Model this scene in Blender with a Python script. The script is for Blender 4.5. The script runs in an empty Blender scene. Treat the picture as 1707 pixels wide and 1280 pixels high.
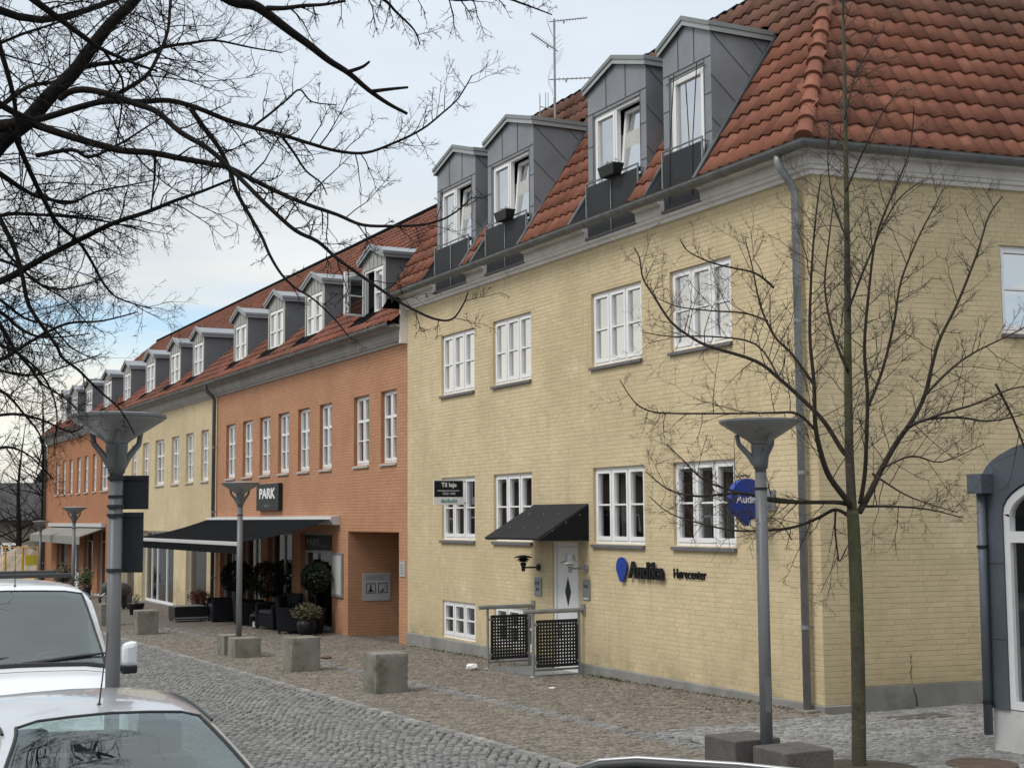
import bpy, bmesh, math, random
import numpy as np
from mathutils import Vector, Matrix, Euler
random.seed(7)
rad = math.radians
sc = bpy.context.scene
COL = sc.collection

# ------------------------------------------------------------------ camera
CAM = Vector((0, 0, 2.4))
F_PX, CX, CY = 2400.0, 853.5, 640.0          # focal length and centre in pixels of a 1707 px wide frame
FWD = Vector((0.44866454, 0.88898727, 0.09166116))
RIGHT = Vector((0.89300468, -0.44999687, -0.00674272))
UP = Vector((-0.03525304, -0.08487906, 0.99576743))
cd = bpy.data.cameras.new('camera')
cd.sensor_width = 36.0
cd.lens = 36.0 * F_PX / 1707.0
cd.clip_end = 2000
cam = bpy.data.objects.new('camera', cd)
COL.objects.link(cam)
Mc = Matrix((RIGHT, UP, -FWD)).transposed().to_4x4()
Mc.translation = CAM
cam.matrix_world = Mc
sc.camera = cam

def at(px, py, depth):
    """point seen at pixel (px, py) at a distance `depth` along the view axis"""
    return CAM + (RIGHT * ((px - CX) / F_PX) - UP * ((py - CY) / F_PX) + FWD) * depth

# ------------------------------------------------------------------ sky, sun, exposure
SUN_ELEV, SUN_AZ = rad(50), rad(-98)         # azimuth from +Y, negative = towards -X (the street side)
w = bpy.data.worlds.new('World'); sc.world = w; w.use_nodes = True
nt = w.node_tree; nt.nodes.clear()
def N(t, typ, **kw):
    n = t.nodes.new(typ)
    for k, v in kw.items(): setattr(n, k, v)
    return n
def build_world():
    L = nt.links.new
    out = N(nt, 'ShaderNodeOutputWorld'); bg = N(nt, 'ShaderNodeBackground')
    bg.inputs['Strength'].default_value = 0.1
    L(bg.outputs[0], out.inputs[0])
    sky = N(nt, 'ShaderNodeTexSky', sky_type='NISHITA')
    sky.sun_disc = False; sky.sun_elevation = SUN_ELEV; sky.sun_rotation = SUN_AZ; sky.air_density = 1.0; sky.dust_density = 0.6
    tc = N(nt, 'ShaderNodeTexCoord'); sp = N(nt, 'ShaderNodeSeparateXYZ'); L(tc.outputs['Generated'], sp.inputs[0])
    def m(op, a, b=None, c=None, clamp=False):
        n = N(nt, 'ShaderNodeMath', operation=op, use_clamp=clamp)
        for i, v in enumerate((a, b, c)):
            if v is None: continue
            if isinstance(v, (int, float)): n.inputs[i].default_value = v
            else: L(v, n.inputs[i])
        return n.outputs[0]
    z = m('MAXIMUM', sp.outputs['Z'], 0.0)
    zz = m('ADD', z, 0.16)
    cb = N(nt, 'ShaderNodeCombineXYZ')
    L(m('DIVIDE', sp.outputs['X'], zz), cb.inputs[0]); L(m('DIVIDE', sp.outputs['Y'], zz), cb.inputs[1]); L(m('MULTIPLY', z, 4.0), cb.inputs[2])
    n1 = N(nt, 'ShaderNodeTexNoise'); n1.inputs['Scale'].default_value = 0.75; n1.inputs['Detail'].default_value = 6; n1.inputs['Roughness'].default_value = 0.55
    L(cb.outputs[0], n1.inputs['Vector'])
    # streaks near the horizon
    cb2 = N(nt, 'ShaderNodeCombineXYZ')
    L(m('MULTIPLY', sp.outputs['X'], 3.0), cb2.inputs[0]); L(m('MULTIPLY', sp.outputs['Y'], 3.0), cb2.inputs[1]); L(m('MULTIPLY', z, 45.0), cb2.inputs[2])
    n2 = N(nt, 'ShaderNodeTexNoise'); n2.inputs['Scale'].default_value = 1.0; n2.inputs['Detail'].default_value = 5; n2.inputs['Roughness'].default_value = 0.5
    L(cb2.outputs[0], n2.inputs['Vector'])
    # clear strip at about 7.5 degrees above the horizon
    band = m('DIVIDE', m('SUBTRACT', z, 0.132), 0.034)
    band = m('POWER', 2.718, m('MULTIPLY', m('MULTIPLY', band, band), -1.0))
    gap = m('MULTIPLY', band, m('MULTIPLY_ADD', n2.outputs['Fac'], -3.4, 2.45, True), clamp=True)
    gap = m('MULTIPLY', gap, m('MULTIPLY_ADD', sp.outputs['X'], 4.0, 0.75, True))      # the break in the cloud lies up the street
    low = m('MULTIPLY', m('MULTIPLY_ADD', z, -22.0, 2.0, True), m('MULTIPLY_ADD', n2.outputs['Fac'], -6.0, 2.75, True))
    gap = m('MAXIMUM', gap, m('MULTIPLY', low, 0.55))
    cover = m('SUBTRACT', 1.0, gap, clamp=True)
    ramp = N(nt, 'ShaderNodeValToRGB'); e = ramp.color_ramp; e.interpolation = 'B_SPLINE'
    pts = [(0.0, (0.92, 0.89, 0.80)), (0.09, (0.86, 0.825, 0.735)), (0.15, (0.76, 0.755, 0.715)), (0.19, (0.66, 0.685, 0.69)), (0.24, (0.54, 0.605, 0.675)), (0.5, (0.64, 0.70, 0.77)), (1.0, (1.18, 1.22, 1.28))]
    e.elements[0].position = 0; e.elements[1].position = 1
    for p, c in pts[1:-1]: e.elements.new(p)
    for el, (p, c) in zip(e.elements, pts): el.position = p; el.color = (*c, 1)
    L(z, ramp.inputs[0])
    shade = m('MULTIPLY_ADD', n1.outputs['Fac'], 0.80, 0.60)
    mx = N(nt, 'ShaderNodeVectorMath', operation='SCALE'); L(ramp.outputs[0], mx.inputs[0]); L(m('MULTIPLY', shade, 10.0), mx.inputs['Scale'])
    mix = N(nt, 'ShaderNodeMix', data_type='RGBA'); L(cover, mix.inputs[0])
    sk2 = N(nt, 'ShaderNodeVectorMath', operation='SCALE'); L(sky.outputs[0], sk2.inputs[0]); sk2.inputs['Scale'].default_value = 1.45
    L(sk2.outputs[0], mix.inputs[6]); L(mx.outputs[0], mix.inputs[7]); L(mix.outputs[2], bg.inputs['Color'])
build_world()
sd_ = bpy.data.lights.new('sun', 'SUN'); sd_.energy = 1.5; sd_.angle = rad(22); sd_.color = (1.0, 0.955, 0.89)
sun = bpy.data.objects.new('sun', sd_); COL.objects.link(sun)
sdir = Vector((math.sin(SUN_AZ) * math.cos(SUN_ELEV), math.cos(SUN_AZ) * math.cos(SUN_ELEV), math.sin(SUN_ELEV)))
sun.rotation_euler = (-sdir).to_track_quat('-Z', 'Y').to_euler(); sun.location = sdir * 60
vs = sc.view_settings; vs.view_transform = 'Standard'; vs.look = 'None'; vs.gamma = 1; vs.use_curve_mapping = False
vs.exposure = 0.26

# ------------------------------------------------------------------ materials
MATS = {}
def material(name, col, rough=0.7, var=0.0, vscale=3.0, tone=False, bump=0.0, bscale=60.0, metallic=0.0, spots=None, spec=0.5, coat=0.0, stretch=None, grime=None, weather=None):
    """procedural material: base colour with large noise variation, optional stains, optional per-piece tone"""
    if name in MATS: return MATS[name]
    mt = bpy.data.materials.new(name); mt.use_nodes = True
    t = mt.node_tree; L = t.links.new; b = t.nodes['Principled BSDF']
    b.inputs['Roughness'].default_value = rough; b.inputs['Metallic'].default_value = metallic
    b.inputs['Specular IOR Level'].default_value = spec; b.inputs['Coat Weight'].default_value = coat; b.inputs['Coat Roughness'].default_value = 0.04
    b.inputs['Base Color'].default_value = (*col, 1)
    geo = N(t, 'ShaderNodeNewGeometry'); pos = geo.outputs['Position']
    if stretch:
        mp = N(t, 'ShaderNodeMapping'); mp.inputs['Scale'].default_value = stretch; L(pos, mp.inputs[0]); pos = mp.outputs[0]
    cur = None
    def mixcol(fac, a, bcol):
        n = N(t, 'ShaderNodeMix', data_type='RGBA'); L(fac, n.inputs[0])
        for i, v in ((6, a), (7, bcol)):
            if isinstance(v, tuple): n.inputs[i].default_value = (*v, 1)
            else: L(v, n.inputs[i])
        return n.outputs[2]
    if var > 0:
        nz = N(t, 'ShaderNodeTexNoise'); nz.inputs['Scale'].default_value = vscale; nz.inputs['Detail'].default_value = 7; nz.inputs['Roughness'].default_value = 0.6
        L(pos, nz.inputs['Vector'])
        mr = N(t, 'ShaderNodeMapRange'); mr.inputs[1].default_value = 0.3; mr.inputs[2].default_value = 0.7; L(nz.outputs[0], mr.inputs[0])
        cur = mixcol(mr.outputs[0], tuple(c * (1 - var) for c in col), tuple(min(1, c * (1 + var)) for c in col))
    if spots:                                   # (colour, scale, threshold low, threshold high, strength[, stretch])
        for sp in spots:
            nz = N(t, 'ShaderNodeTexNoise'); nz.inputs['Scale'].default_value = sp[1]; nz.inputs['Detail'].default_value = 8; nz.inputs['Roughness'].default_value = 0.65
            if len(sp) > 5:
                mp = N(t, 'ShaderNodeMapping'); mp.inputs['Scale'].default_value = sp[5]; mp.inputs['Location'].default_value = (3.1, 7.7, 1.3); L(geo.outputs['Position'], mp.inputs[0]); L(mp.outputs[0], nz.inputs['Vector'])
            else: L(pos, nz.inputs['Vector'])
            mr = N(t, 'ShaderNodeMapRange'); mr.inputs[1].default_value = sp[2]; mr.inputs[2].default_value = sp[3]; mr.inputs[4].default_value = sp[4]; L(nz.outputs[0], mr.inputs[0])
            cur = mixcol(mr.outputs[0], cur if cur is not None else col, sp[0])
    if weather:                                 # lichen and soot thickening towards the top of a roof, broken up by noise
        sx = N(t, 'ShaderNodeSeparateXYZ'); L(geo.outputs['Position'], sx.inputs[0]); nz = N(t, 'ShaderNodeTexNoise'); nz.inputs['Scale'].default_value = 1.7; nz.inputs['Detail'].default_value = 8; L(geo.outputs['Position'], nz.inputs['Vector'])
        ad = N(t, 'ShaderNodeMath', operation='MULTIPLY_ADD'); L(nz.outputs[0], ad.inputs[0]); ad.inputs[1].default_value = 2.4; L(sx.outputs['Z'], ad.inputs[2])
        g1 = N(t, 'ShaderNodeMapRange'); g1.inputs[1].default_value = weather[1] + 1.2; g1.inputs[2].default_value = weather[2] + 1.2; g1.inputs[4].default_value = 0.62; L(ad.outputs[0], g1.inputs[0]); cur = mixcol(g1.outputs[0], cur if cur is not None else col, weather[0])
    if grime:
        sx = N(t, 'ShaderNodeSeparateXYZ'); L(geo.outputs['Position'], sx.inputs[0]); g1 = N(t, 'ShaderNodeMapRange'); g1.inputs[1].default_value = 0.62; g1.inputs[2].default_value = 0.10; L(sx.outputs['Z'], g1.inputs[0])
        nz = N(t, 'ShaderNodeTexNoise'); nz.inputs['Scale'].default_value = 1.1; nz.inputs['Detail'].default_value = 9; nz.inputs['Roughness'].default_value = 0.7; L(geo.outputs['Position'], nz.inputs['Vector'])
        g2 = N(t, 'ShaderNodeMapRange'); g2.inputs[1].default_value = 0.40; g2.inputs[2].default_value = 0.66; g2.inputs[4].default_value = 0.75; L(nz.outputs[0], g2.inputs[0])
        gm = N(t, 'ShaderNodeMath', operation='MULTIPLY'); L(g1.outputs[0], gm.inputs[0]); L(g2.outputs[0], gm.inputs[1]); cur = mixcol(gm.outputs[0], cur if cur is not None else col, grime)
    if tone:
        at_ = N(t, 'ShaderNodeAttribute', attribute_name='tone')
        vm = N(t, 'ShaderNodeVectorMath', operation='SCALE')
        if cur is not None: L(cur, vm.inputs[0])
        else: vm.inputs[0].default_value = col
        L(at_.outputs['Fac'], vm.inputs['Scale']); cur = vm.outputs[0]
    if cur is not None: L(cur, b.inputs['Base Color'])
    if bump > 0:
        nb = N(t, 'ShaderNodeTexNoise'); nb.inputs['Scale'].default_value = bscale; nb.inputs['Detail'].default_value = 4; L(geo.outputs['Position'], nb.inputs['Vector'])
        bp = N(t, 'ShaderNodeBump'); bp.inputs['Strength'].default_value = bump; bp.inputs['Distance'].default_value = 0.01; L(nb.outputs[0], bp.inputs['Height']); L(bp.outputs[0], b.inputs['Normal'])
    MATS[name] = mt
    return mt

def glass(name, tint=(0.72, 0.78, 0.78), f0=0.2, rough=0.0, wave=0.0, power=5.0, gcol=(1, 1, 1)):
    """thin pane: see-through with mirror reflection growing towards grazing angles"""
    if name in MATS: return MATS[name]
    mt = bpy.data.materials.new(name); mt.use_nodes = True
    t = mt.node_tree; L = t.links.new; t.nodes.clear()
    o = N(t, 'ShaderNodeOutputMaterial'); mx = N(t, 'ShaderNodeMixShader'); tr = N(t, 'ShaderNodeBsdfTransparent'); gl = N(t, 'ShaderNodeBsdfGlossy')
    tr.inputs[0].default_value = (*tint, 1); gl.inputs['Roughness'].default_value = rough; gl.inputs['Color'].default_value = (*gcol, 1)
    geo = N(t, 'ShaderNodeNewGeometry'); dt = N(t, 'ShaderNodeVectorMath', operation='DOT_PRODUCT'); L(geo.outputs['Incoming'], dt.inputs[0]); L(geo.outputs['Normal'], dt.inputs[1])
    def m(op, a, b):
        n = N(t, 'ShaderNodeMath', operation=op)
        for i, v in enumerate((a, b)):
            if isinstance(v, (int, float)): n.inputs[i].default_value = v
            else: L(v, n.inputs[i])
        return n.outputs[0]
    c = m('SUBTRACT', 1.0, m('ABSOLUTE', dt.outputs['Value'], 0.0)); fac = m('ADD', m('MULTIPLY', m('POWER', c, power), 1 - f0), f0)
    if wave > 0:
        nb = N(t, 'ShaderNodeTexNoise'); nb.inputs['Scale'].default_value = 1.6; nb.inputs['Detail'].default_value = 1; L(geo.outputs['Position'], nb.inputs['Vector'])
        bp = N(t, 'ShaderNodeBump'); bp.inputs['Strength'].default_value = wave; bp.inputs['Distance'].default_value = 0.05; L(nb.outputs[0], bp.inputs['Height'])
        L(bp.outputs[0], gl.inputs['Normal'])
    L(fac, mx.inputs[0]); L(tr.outputs[0], mx.inputs[1]); L(gl.outputs[0], mx.inputs[2]); L(mx.outputs[0], o.inputs[0])
    MATS[name] = mt
    return mt

WEAR = ((0.30, 0.26, 0.15), 0.9, 0.52, 0.78, 0.42)
YBRICK = material('painted yellow brick', (0.64, 0.53, 0.34), 0.8, 0.07, 1.3, True, 0.10, 45, spots=[((0.50, 0.415, 0.25), 0.30, 0.44, 0.62, 0.6), ((0.49, 0.41, 0.245), 0.7, 0.45, 0.75, 0.55), ((0.74, 0.66, 0.47), 1.1, 0.60, 0.72, 0.5), ((0.36, 0.29, 0.17), 2.2, 0.60, 0.80, 0.30, (1, 1, 0.35)), ((0.40, 0.33, 0.195), 3.0, 0.52, 0.72, 0.45, (1, 1.6, 0.12))], spec=0.25, grime=(0.20, 0.165, 0.10))
YMORT = material('yellow painted joint', (0.56, 0.462, 0.295), 0.9, 0.10, 1.6, spec=0.15)
OBRICK = material('painted orange brick', (0.475, 0.255, 0.150), 0.8, 0.08, 1.3, True, 0.10, 45, spots=[((0.36, 0.17, 0.09), 0.8, 0.45, 0.75, 0.55), ((0.52, 0.29, 0.18), 1.2, 0.60, 0.75, 0.45)], spec=0.25)
OMORT = material('orange painted joint', (0.37, 0.175, 0.095), 0.9, 0.10, 1.6, spec=0.15)
PLINTH = material('grey cement plinth', (0.235, 0.23, 0.215), 0.9, 0.18, 2.5, bump=0.4, bscale=40, spots=[((0.10, 0.105, 0.075), 1.6, 0.52, 0.70, 0.65)])
TILE = material('red clay roof tile', (0.222, 0.094, 0.064), 0.85, 0.16, 2.0, True, 0.35, 70, weather=((0.105, 0.072, 0.058), 8.9, 9.9), spots=[((0.150, 0.080, 0.060), 1.0, 0.46, 0.70, 0.5), ((0.40, 0.205, 0.135), 4.0, 0.58, 0.75, 0.5), ((0.12, 0.10, 0.085), 14.0, 0.60, 0.72, 0.6)], spec=0.08)
TILE2 = material('weathered clay roof tile', (0.205, 0.085, 0.060), 0.85, 0.18, 1.0, True, 0.35, 70, spots=[((0.105, 0.062, 0.05), 0.55, 0.42, 0.66, 0.80), ((0.36, 0.16, 0.10), 2.5, 0.58, 0.75, 0.5)], spec=0.08)
ZINC = material('grey zinc sheet', (0.215, 0.230, 0.250), 0.55, 0.15, 1.6, bump=0.08, bscale=5, metallic=0.15, spots=[((0.29, 0.30, 0.315), 0.9, 0.50, 0.72, 0.6)])
ZINCL = material('light zinc trim', (0.34, 0.36, 0.36), 0.5, 0.12, 2.0, metallic=0.2)
ZSEAM = material('dark sheet seam', (0.085, 0.09, 0.098), 0.6)
GUTTER = material('weathered zinc gutter', (0.155, 0.160, 0.158), 0.55, 0.25, 3.0, metallic=0.25, spots=[((0.27, 0.28, 0.28), 2.5, 0.5, 0.7, 0.6)])
PIPE = material('zinc downpipe', (0.27, 0.285, 0.295), 0.5, 0.2, 3.0, metallic=0.3)
CORN = material('pale painted cornice', (0.70, 0.68, 0.66), 0.75, 0.14, 2.0, spots=[((0.30, 0.285, 0.26), 1.8, 0.52, 0.75, 0.55)])
WHITE = material('white painted wood', (0.80, 0.80, 0.80), 0.4, 0.04, 3.0)
SILL = material('dark grey sill', (0.13, 0.13, 0.14), 0.6, 0.15, 4.0)
SILLP = material('pale sill', (0.42, 0.40, 0.37), 0.7, 0.15, 4.0)
GLASS = glass('window glass', (0.60, 0.66, 0.66), 0.62, 0.0, 0.06)
GLASSM = glass('first floor glass', (0.60, 0.66, 0.66), 0.36, 0.0, 0.06)
GLASSL = glass('ground floor glass', (0.60, 0.66, 0.66), 0.28, 0.0, 0.05)
GLASSD = glass('shop glass', (0.62, 0.68, 0.70), 0.14, 0.0, 0.03)
CARGL = glass('car glass', (0.66, 0.75, 0.73), 0.16, gcol=(0.86, 0.97, 1.0))
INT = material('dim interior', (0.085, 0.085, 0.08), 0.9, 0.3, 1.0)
CURT = material('pale curtain', (0.50, 0.50, 0.48), 0.9, 0.15, 6.0, stretch=(1, 8, 1))
DARKM = material('black painted metal', (0.016, 0.017, 0.019), 0.5, spec=0.3)
PANEL = material('black perforated panel', (0.018, 0.019, 0.021), 0.6, spec=0.25)
GALV = material('galvanised steel', (0.28, 0.29, 0.30), 0.45, 0.15, 5.0, metallic=0.4)
CONC = material('weathered concrete', (0.205, 0.193, 0.168), 0.9, 0.18, 3.5, bump=0.5, bscale=45, spots=[((0.095, 0.098, 0.058), 2.6, 0.49, 0.62, 0.8), ((0.32, 0.305, 0.27), 5.0, 0.58, 0.72, 0.45)])
DGRAN = material('dark speckled stone', (0.095, 0.085, 0.08), 0.8, 0.25, 6.0, bump=0.5, bscale=60, spots=[((0.23, 0.20, 0.19), 40.0, 0.55, 0.70, 0.6)])
LAMPG = material('grey lamp paint', (0.128, 0.131, 0.137), 0.42, 0.12, 2.0, spots=[((0.05, 0.05, 0.052), 1.7, 0.60, 0.72, 0.6, (1, 1, 0.5))])
SETT = material('grey granite sett', (0.205, 0.203, 0.197), 0.75, 0.14, 5.0, True, 0.6, 55, spots=[((0.15, 0.15, 0.148), 0.9, 0.48, 0.70, 0.5)])
SETTL = material('pale granite sett', (0.260, 0.256, 0.246), 0.75, 0.14, 5.0, True, 0.6, 55, spots=[((0.15, 0.145, 0.135), 1.2, 0.50, 0.70, 0.65)])
PAVE = material('brown paving stone', (0.205, 0.178, 0.146), 0.85, 0.14, 4.0, True, 0.6, 60, spots=[((0.18, 0.158, 0.13), 0.8, 0.48, 0.70, 0.55)])
JOINT = material('dark joint soil', (0.032, 0.030, 0.027), 0.95, 0.3, 8.0)
JOINTP = material('brown joint soil', (0.10, 0.083, 0.066), 0.95, 0.3, 8.0)
BARK = material('dark bark', (0.018, 0.016, 0.015), 1.0, 0.3, 14.0, bump=0.8, bscale=60, spec=0.1)
BARKG = material('mossy bark', (0.070, 0.062, 0.044), 0.9, 0.35, 9.0, bump=0.9, bscale=55, spots=[((0.085, 0.098, 0.030), 2.0, 0.42, 0.62, 0.75), ((0.20, 0.20, 0.18), 16.0, 0.60, 0.72, 0.6)])
BARKY = material('dark young bark', (0.045, 0.038, 0.030), 0.95, 0.3, 9.0, bump=0.6, bscale=55, spec=0.2)
TWIGB = material('brown twig', (0.045, 0.034, 0.028), 0.9, 0.2, 10.0)

# ------------------------------------------------------------------ mesh helpers
class MB:
    """collects polygons and links them as one mesh object"""
    def __init__(s): s.v = []; s.f = []; s.tone = []
    def add(s, vs, fs, tone=1.0):
        o = len(s.v); s.v.extend(vs)
        for f in fs: s.f.append([i + o for i in f]); s.tone.append(tone)
    def quad(s, a, b, c, d, tone=1.0): s.add([a, b, c, d], [(0, 1, 2, 3)], tone)
    def hexa(s, p, tone=1.0):
        s.add(p, [(0, 3, 2, 1), (4, 5, 6, 7), (0, 1, 5, 4), (1, 2, 6, 5), (2, 3, 7, 6), (3, 0, 4, 7)], tone)
    def box(s, x0, x1, y0, y1, z0, z1, tone=1.0):
        s.hexa([(x0, y0, z0), (x1, y0, z0), (x1, y1, z0), (x0, y1, z0), (x0, y0, z1), (x1, y0, z1), (x1, y1, z1), (x0, y1, z1)], tone)
    def tube(s, pts, r, n=8, cap=True):
        pts = [Vector(p) for p in pts]
        if isinstance(r, (int, float)): r = [r] * len(pts)
        rings = []; ref = None
        for i, p in enumerate(pts):
            t = (pts[min(i + 1, len(pts) - 1)] - pts[max(i - 1, 0)])
            if t.length < 1e-9: t = Vector((0, 0, 1))
            t.normalize()
            if ref is None: ref = t.orthogonal().normalized()
            ref = ref - t * ref.dot(t)
            if ref.length < 1e-6: ref = t.orthogonal()
            ref.normalize(); bi = t.cross(ref)
            rings.append([tuple(p + (ref * math.cos(2 * math.pi * k / n) + bi * math.sin(2 * math.pi * k / n)) * r[i]) for k in range(n)])
        vs = [q for rg in rings for q in rg]; fs = []
        for i in range(len(pts) - 1):
            for k in range(n):
                fs.append((i * n + k, i * n + (k + 1) % n, (i + 1) * n + (k + 1) % n, (i + 1) * n + k))
        if cap:
            fs.append(tuple(range(n - 1, -1, -1))); fs.append(tuple((len(pts) - 1) * n + k for k in range(n)))
        s.add(vs, fs)
    def lathe(s, prof, c=(0, 0, 0), n=24, cap=True):
        vs = []; fs = []
        for (r, z) in prof:
            for k in range(n):
                a = 2 * math.pi * k / n; vs.append((c[0] + r * math.cos(a), c[1] + r * math.sin(a), c[2] + z))
        for i in range(len(prof) - 1):
            for k in range(n): fs.append((i * n + k, i * n + (k + 1) % n, (i + 1) * n + (k + 1) % n, (i + 1) * n + k))
        if cap:
            fs.append(tuple(range(n - 1, -1, -1))); fs.append(tuple((len(prof) - 1) * n + k for k in range(n)))
        s.add(vs, fs)
    def extrude(s, poly, vec):
        """closed planar polygon swept along vec"""
        n = len(poly); a = [tuple(p) for p in poly]; v = Vector(vec); b = [tuple(Vector(p) + v) for p in poly]
        s.add(a + b, [tuple(range(n - 1, -1, -1)), tuple(range(n, 2 * n))] + [(i, (i + 1) % n, n + (i + 1) % n, n + i) for i in range(n)])
    def build(s, name, mat, parent=None, smooth=False, tone=False, bevel=0.0):
        me = bpy.data.meshes.new(name); me.from_pydata([tuple(p) for p in s.v], [], s.f); me.update()
        if tone:
            a = me.attributes.new('tone', 'FLOAT', 'FACE'); a.data.foreach_set('value', s.tone)
        if smooth: me.polygons.foreach_set('use_smooth', [True] * len(me.polygons))
        return link(name, me, mat, parent, bevel)

def link(name, me, mat, parent=None, bevel=0.0):
    if mat and not me.materials: me.materials.append(mat)
    o = bpy.data.objects.new(name, me); COL.objects.link(o)
    if parent: o.parent = parent
    if bevel > 0:
        md = o.modifiers.new('bevel', 'BEVEL'); md.width = bevel; md.segments = 2; md.limit_method = 'ANGLE'
    return o
def empty(name, loc=(0, 0, 0), rz=0.0):
    o = bpy.data.objects.new(name, None); COL.objects.link(o); o.location = loc; o.rotation_euler = (0, 0, rz); o.empty_display_size = 0.2
    return o
def tag(o, label=None, cat=None, group=None, kind=None):
    if label: o['label'] = label
    if cat: o['category'] = cat
    if group: o['group'] = group
    if kind: o['kind'] = kind
    return o
def copy_tree(o, parent=None):
    c = o.copy(); COL.objects.link(c)
    if parent: c.parent = parent
    for ch in list(o.children): copy_tree(ch, c)
    return c
def nmesh(name, V, Fq, tones=None):
    """mesh from numpy arrays of vertices and quads"""
    me = bpy.data.meshes.new(name)
    nv, nf = len(V), len(Fq)
    me.vertices.add(nv); me.vertices.foreach_set('co', np.asarray(V, np.float32).ravel())
    me.loops.add(nf * 4); me.loops.foreach_set('vertex_index', np.asarray(Fq, np.int32).ravel())
    me.polygons.add(nf); me.polygons.foreach_set('loop_start', np.arange(0, nf * 4, 4, dtype=np.int32))
    me.update(calc_edges=True); me.validate(); me.shade_flat()
    if tones is not None:
        a = me.attributes.new('tone', 'FLOAT', 'FACE'); a.data.foreach_set('value', np.asarray(tones, np.float32))
    return me
class Frame:
    """wall or roof plane: u along, v up, d outwards"""
    def __init__(s, o, u, v, n): s.o, s.u, s.v, s.n = Vector(o), Vector(u), Vector(v), Vector(n)
    def p(s, u, v, d=0.0): return tuple(s.o + s.u * u + s.v * v + s.n * d)
    def box(s, mb, u0, u1, v0, v1, d0, d1, tone=1.0):
        mb.hexa([s.p(u0, v0, d0), s.p(u1, v0, d0), s.p(u1, v0, d1), s.p(u0, v0, d1), s.p(u0, v1, d0), s.p(u1, v1, d0), s.p(u1, v1, d1), s.p(u0, v1, d1)], tone)
    def quad(s, mb, u0, u1, v0, v1, d, tone=1.0): mb.quad(s.p(u0, v0, d), s.p(u1, v0, d), s.p(u1, v1, d), s.p(u0, v1, d), tone)
def subtract(rects, holes):
    for h in holes:
        out = []
        for r in rects:
            u0, u1, v0, v1 = r; a0, a1, b0, b1 = h
            if a1 <= u0 or a0 >= u1 or b1 <= v0 or b0 >= v1: out.append(r); continue
            if b0 > v0: out.append((u0, u1, v0, b0))
            if b1 < v1: out.append((u0, u1, b1, v1))
            lo, hi = max(v0, b0), min(v1, b1)
            if a0 > u0: out.append((u0, a0, lo, hi))
            if a1 < u1: out.append((a1, u1, lo, hi))
        rects = out
    return rects
def text_mesh(body, size, depth=0.0, sx=1.0, bold=0.0):
    cu = bpy.data.curves.new('lettering', 'FONT'); cu.body = body; cu.size = size; cu.extrude = depth; cu.align_x = 'CENTER'; cu.align_y = 'CENTER'; cu.offset = bold; cu.resolution_u = 3
    ob = bpy.data.objects.new('lettering', cu); COL.objects.link(ob)
    me = bpy.data.meshes.new_from_object(ob.evaluated_get(bpy.context.evaluated_depsgraph_get()))
    bpy.data.objects.remove(ob)
    for v in me.vertices: v.co.x *= sx
    return me
def text_on(fr, body, u, v, d, size, mat, parent, name='lettering', depth=0.002, sx=1.0, bold=0.0, flip=True):
    """lettering lying on a frame; text runs along -u when flip (read from outside a facade whose u runs away to the left)"""
    me = text_mesh(body, size, depth, sx, bold)
    s = -1 if flip else 1
    for q in me.vertices:
        x, y, z = q.co; q.co = fr.p(u + s * x, v + y, d + z)
    me.update()
    return link(name, me, mat, parent)
GSL = 0.013
def gz(y):
    y = max(-10.0, min(80.0, y)); return -GSL * (y - 14.2)

def set_base(o, loc):
    """move a thing's Empty to its base without moving its parts (parts are built in world coordinates)"""
    o.location = loc
    for ch in o.children: ch.matrix_parent_inverse = Matrix.Translation(-Vector(loc))
# ------------------------------------------------------------------ ground
D = 11.39                                    # the street facade stands in the plane x = D
YC = 14.18                                   # its near corner
def proj(P):
    q = Vector(P) - CAM; z = q.dot(FWD); return CX + F_PX * q.dot(RIGHT) / z, CY - F_PX * q.dot(UP) / z, z
def sheet(name, x0, x1, y0, y1, off, mat, parent=None):
    mb = MB(); mb.quad((x0, y0, gz(y0) + off), (x1, y0, gz(y0) + off), (x1, y1, gz(y1) + off), (x0, y1, gz(y1) + off))
    o = mb.build(name, mat, parent)
    if not parent: o['kind'] = 'structure'
    return o
def cobble_far(name, col, dark, scale):
    mt = bpy.data.materials.new(name); mt.use_nodes = True; t = mt.node_tree; L = t.links.new; b = t.nodes['Principled BSDF']; b.inputs['Roughness'].default_value = 0.85
    geo = N(t, 'ShaderNodeNewGeometry'); vo = N(t, 'ShaderNodeTexVoronoi', feature='DISTANCE_TO_EDGE'); vo.inputs['Scale'].default_value = scale; L(geo.outputs['Position'], vo.inputs['Vector'])
    v2 = N(t, 'ShaderNodeTexVoronoi'); v2.inputs['Scale'].default_value = scale; L(geo.outputs['Position'], v2.inputs['Vector'])
    mr = N(t, 'ShaderNodeMapRange'); mr.inputs[2].default_value = 0.12; L(vo.outputs['Distance'], mr.inputs[0])
    cr = N(t, 'ShaderNodeMix', data_type='RGBA'); cr.inputs[6].default_value = (*[c * 0.8 for c in col], 1); cr.inputs[7].default_value = (*[c * 1.2 for c in col], 1); L(v2.outputs['Color'], cr.inputs[0])
    mx = N(t, 'ShaderNodeMix', data_type='RGBA'); mx.inputs[6].default_value = (*dark, 1); L(mr.outputs[0], mx.inputs[0]); L(cr.outputs[2], mx.inputs[7]); L(mx.outputs[2], b.inputs['Base Color'])
    bp = N(t, 'ShaderNodeBump'); bp.inputs['Distance'].default_value = 0.02; bp.inputs['Strength'].default_value = 0.6; L(mr.outputs[0], bp.inputs['Height']); L(bp.outputs[0], b.inputs['Normal'])
    return mt
FARROAD = cobble_far('distant setts', (0.155, 0.155, 0.152), (0.05, 0.048, 0.045), 9.0)
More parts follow.
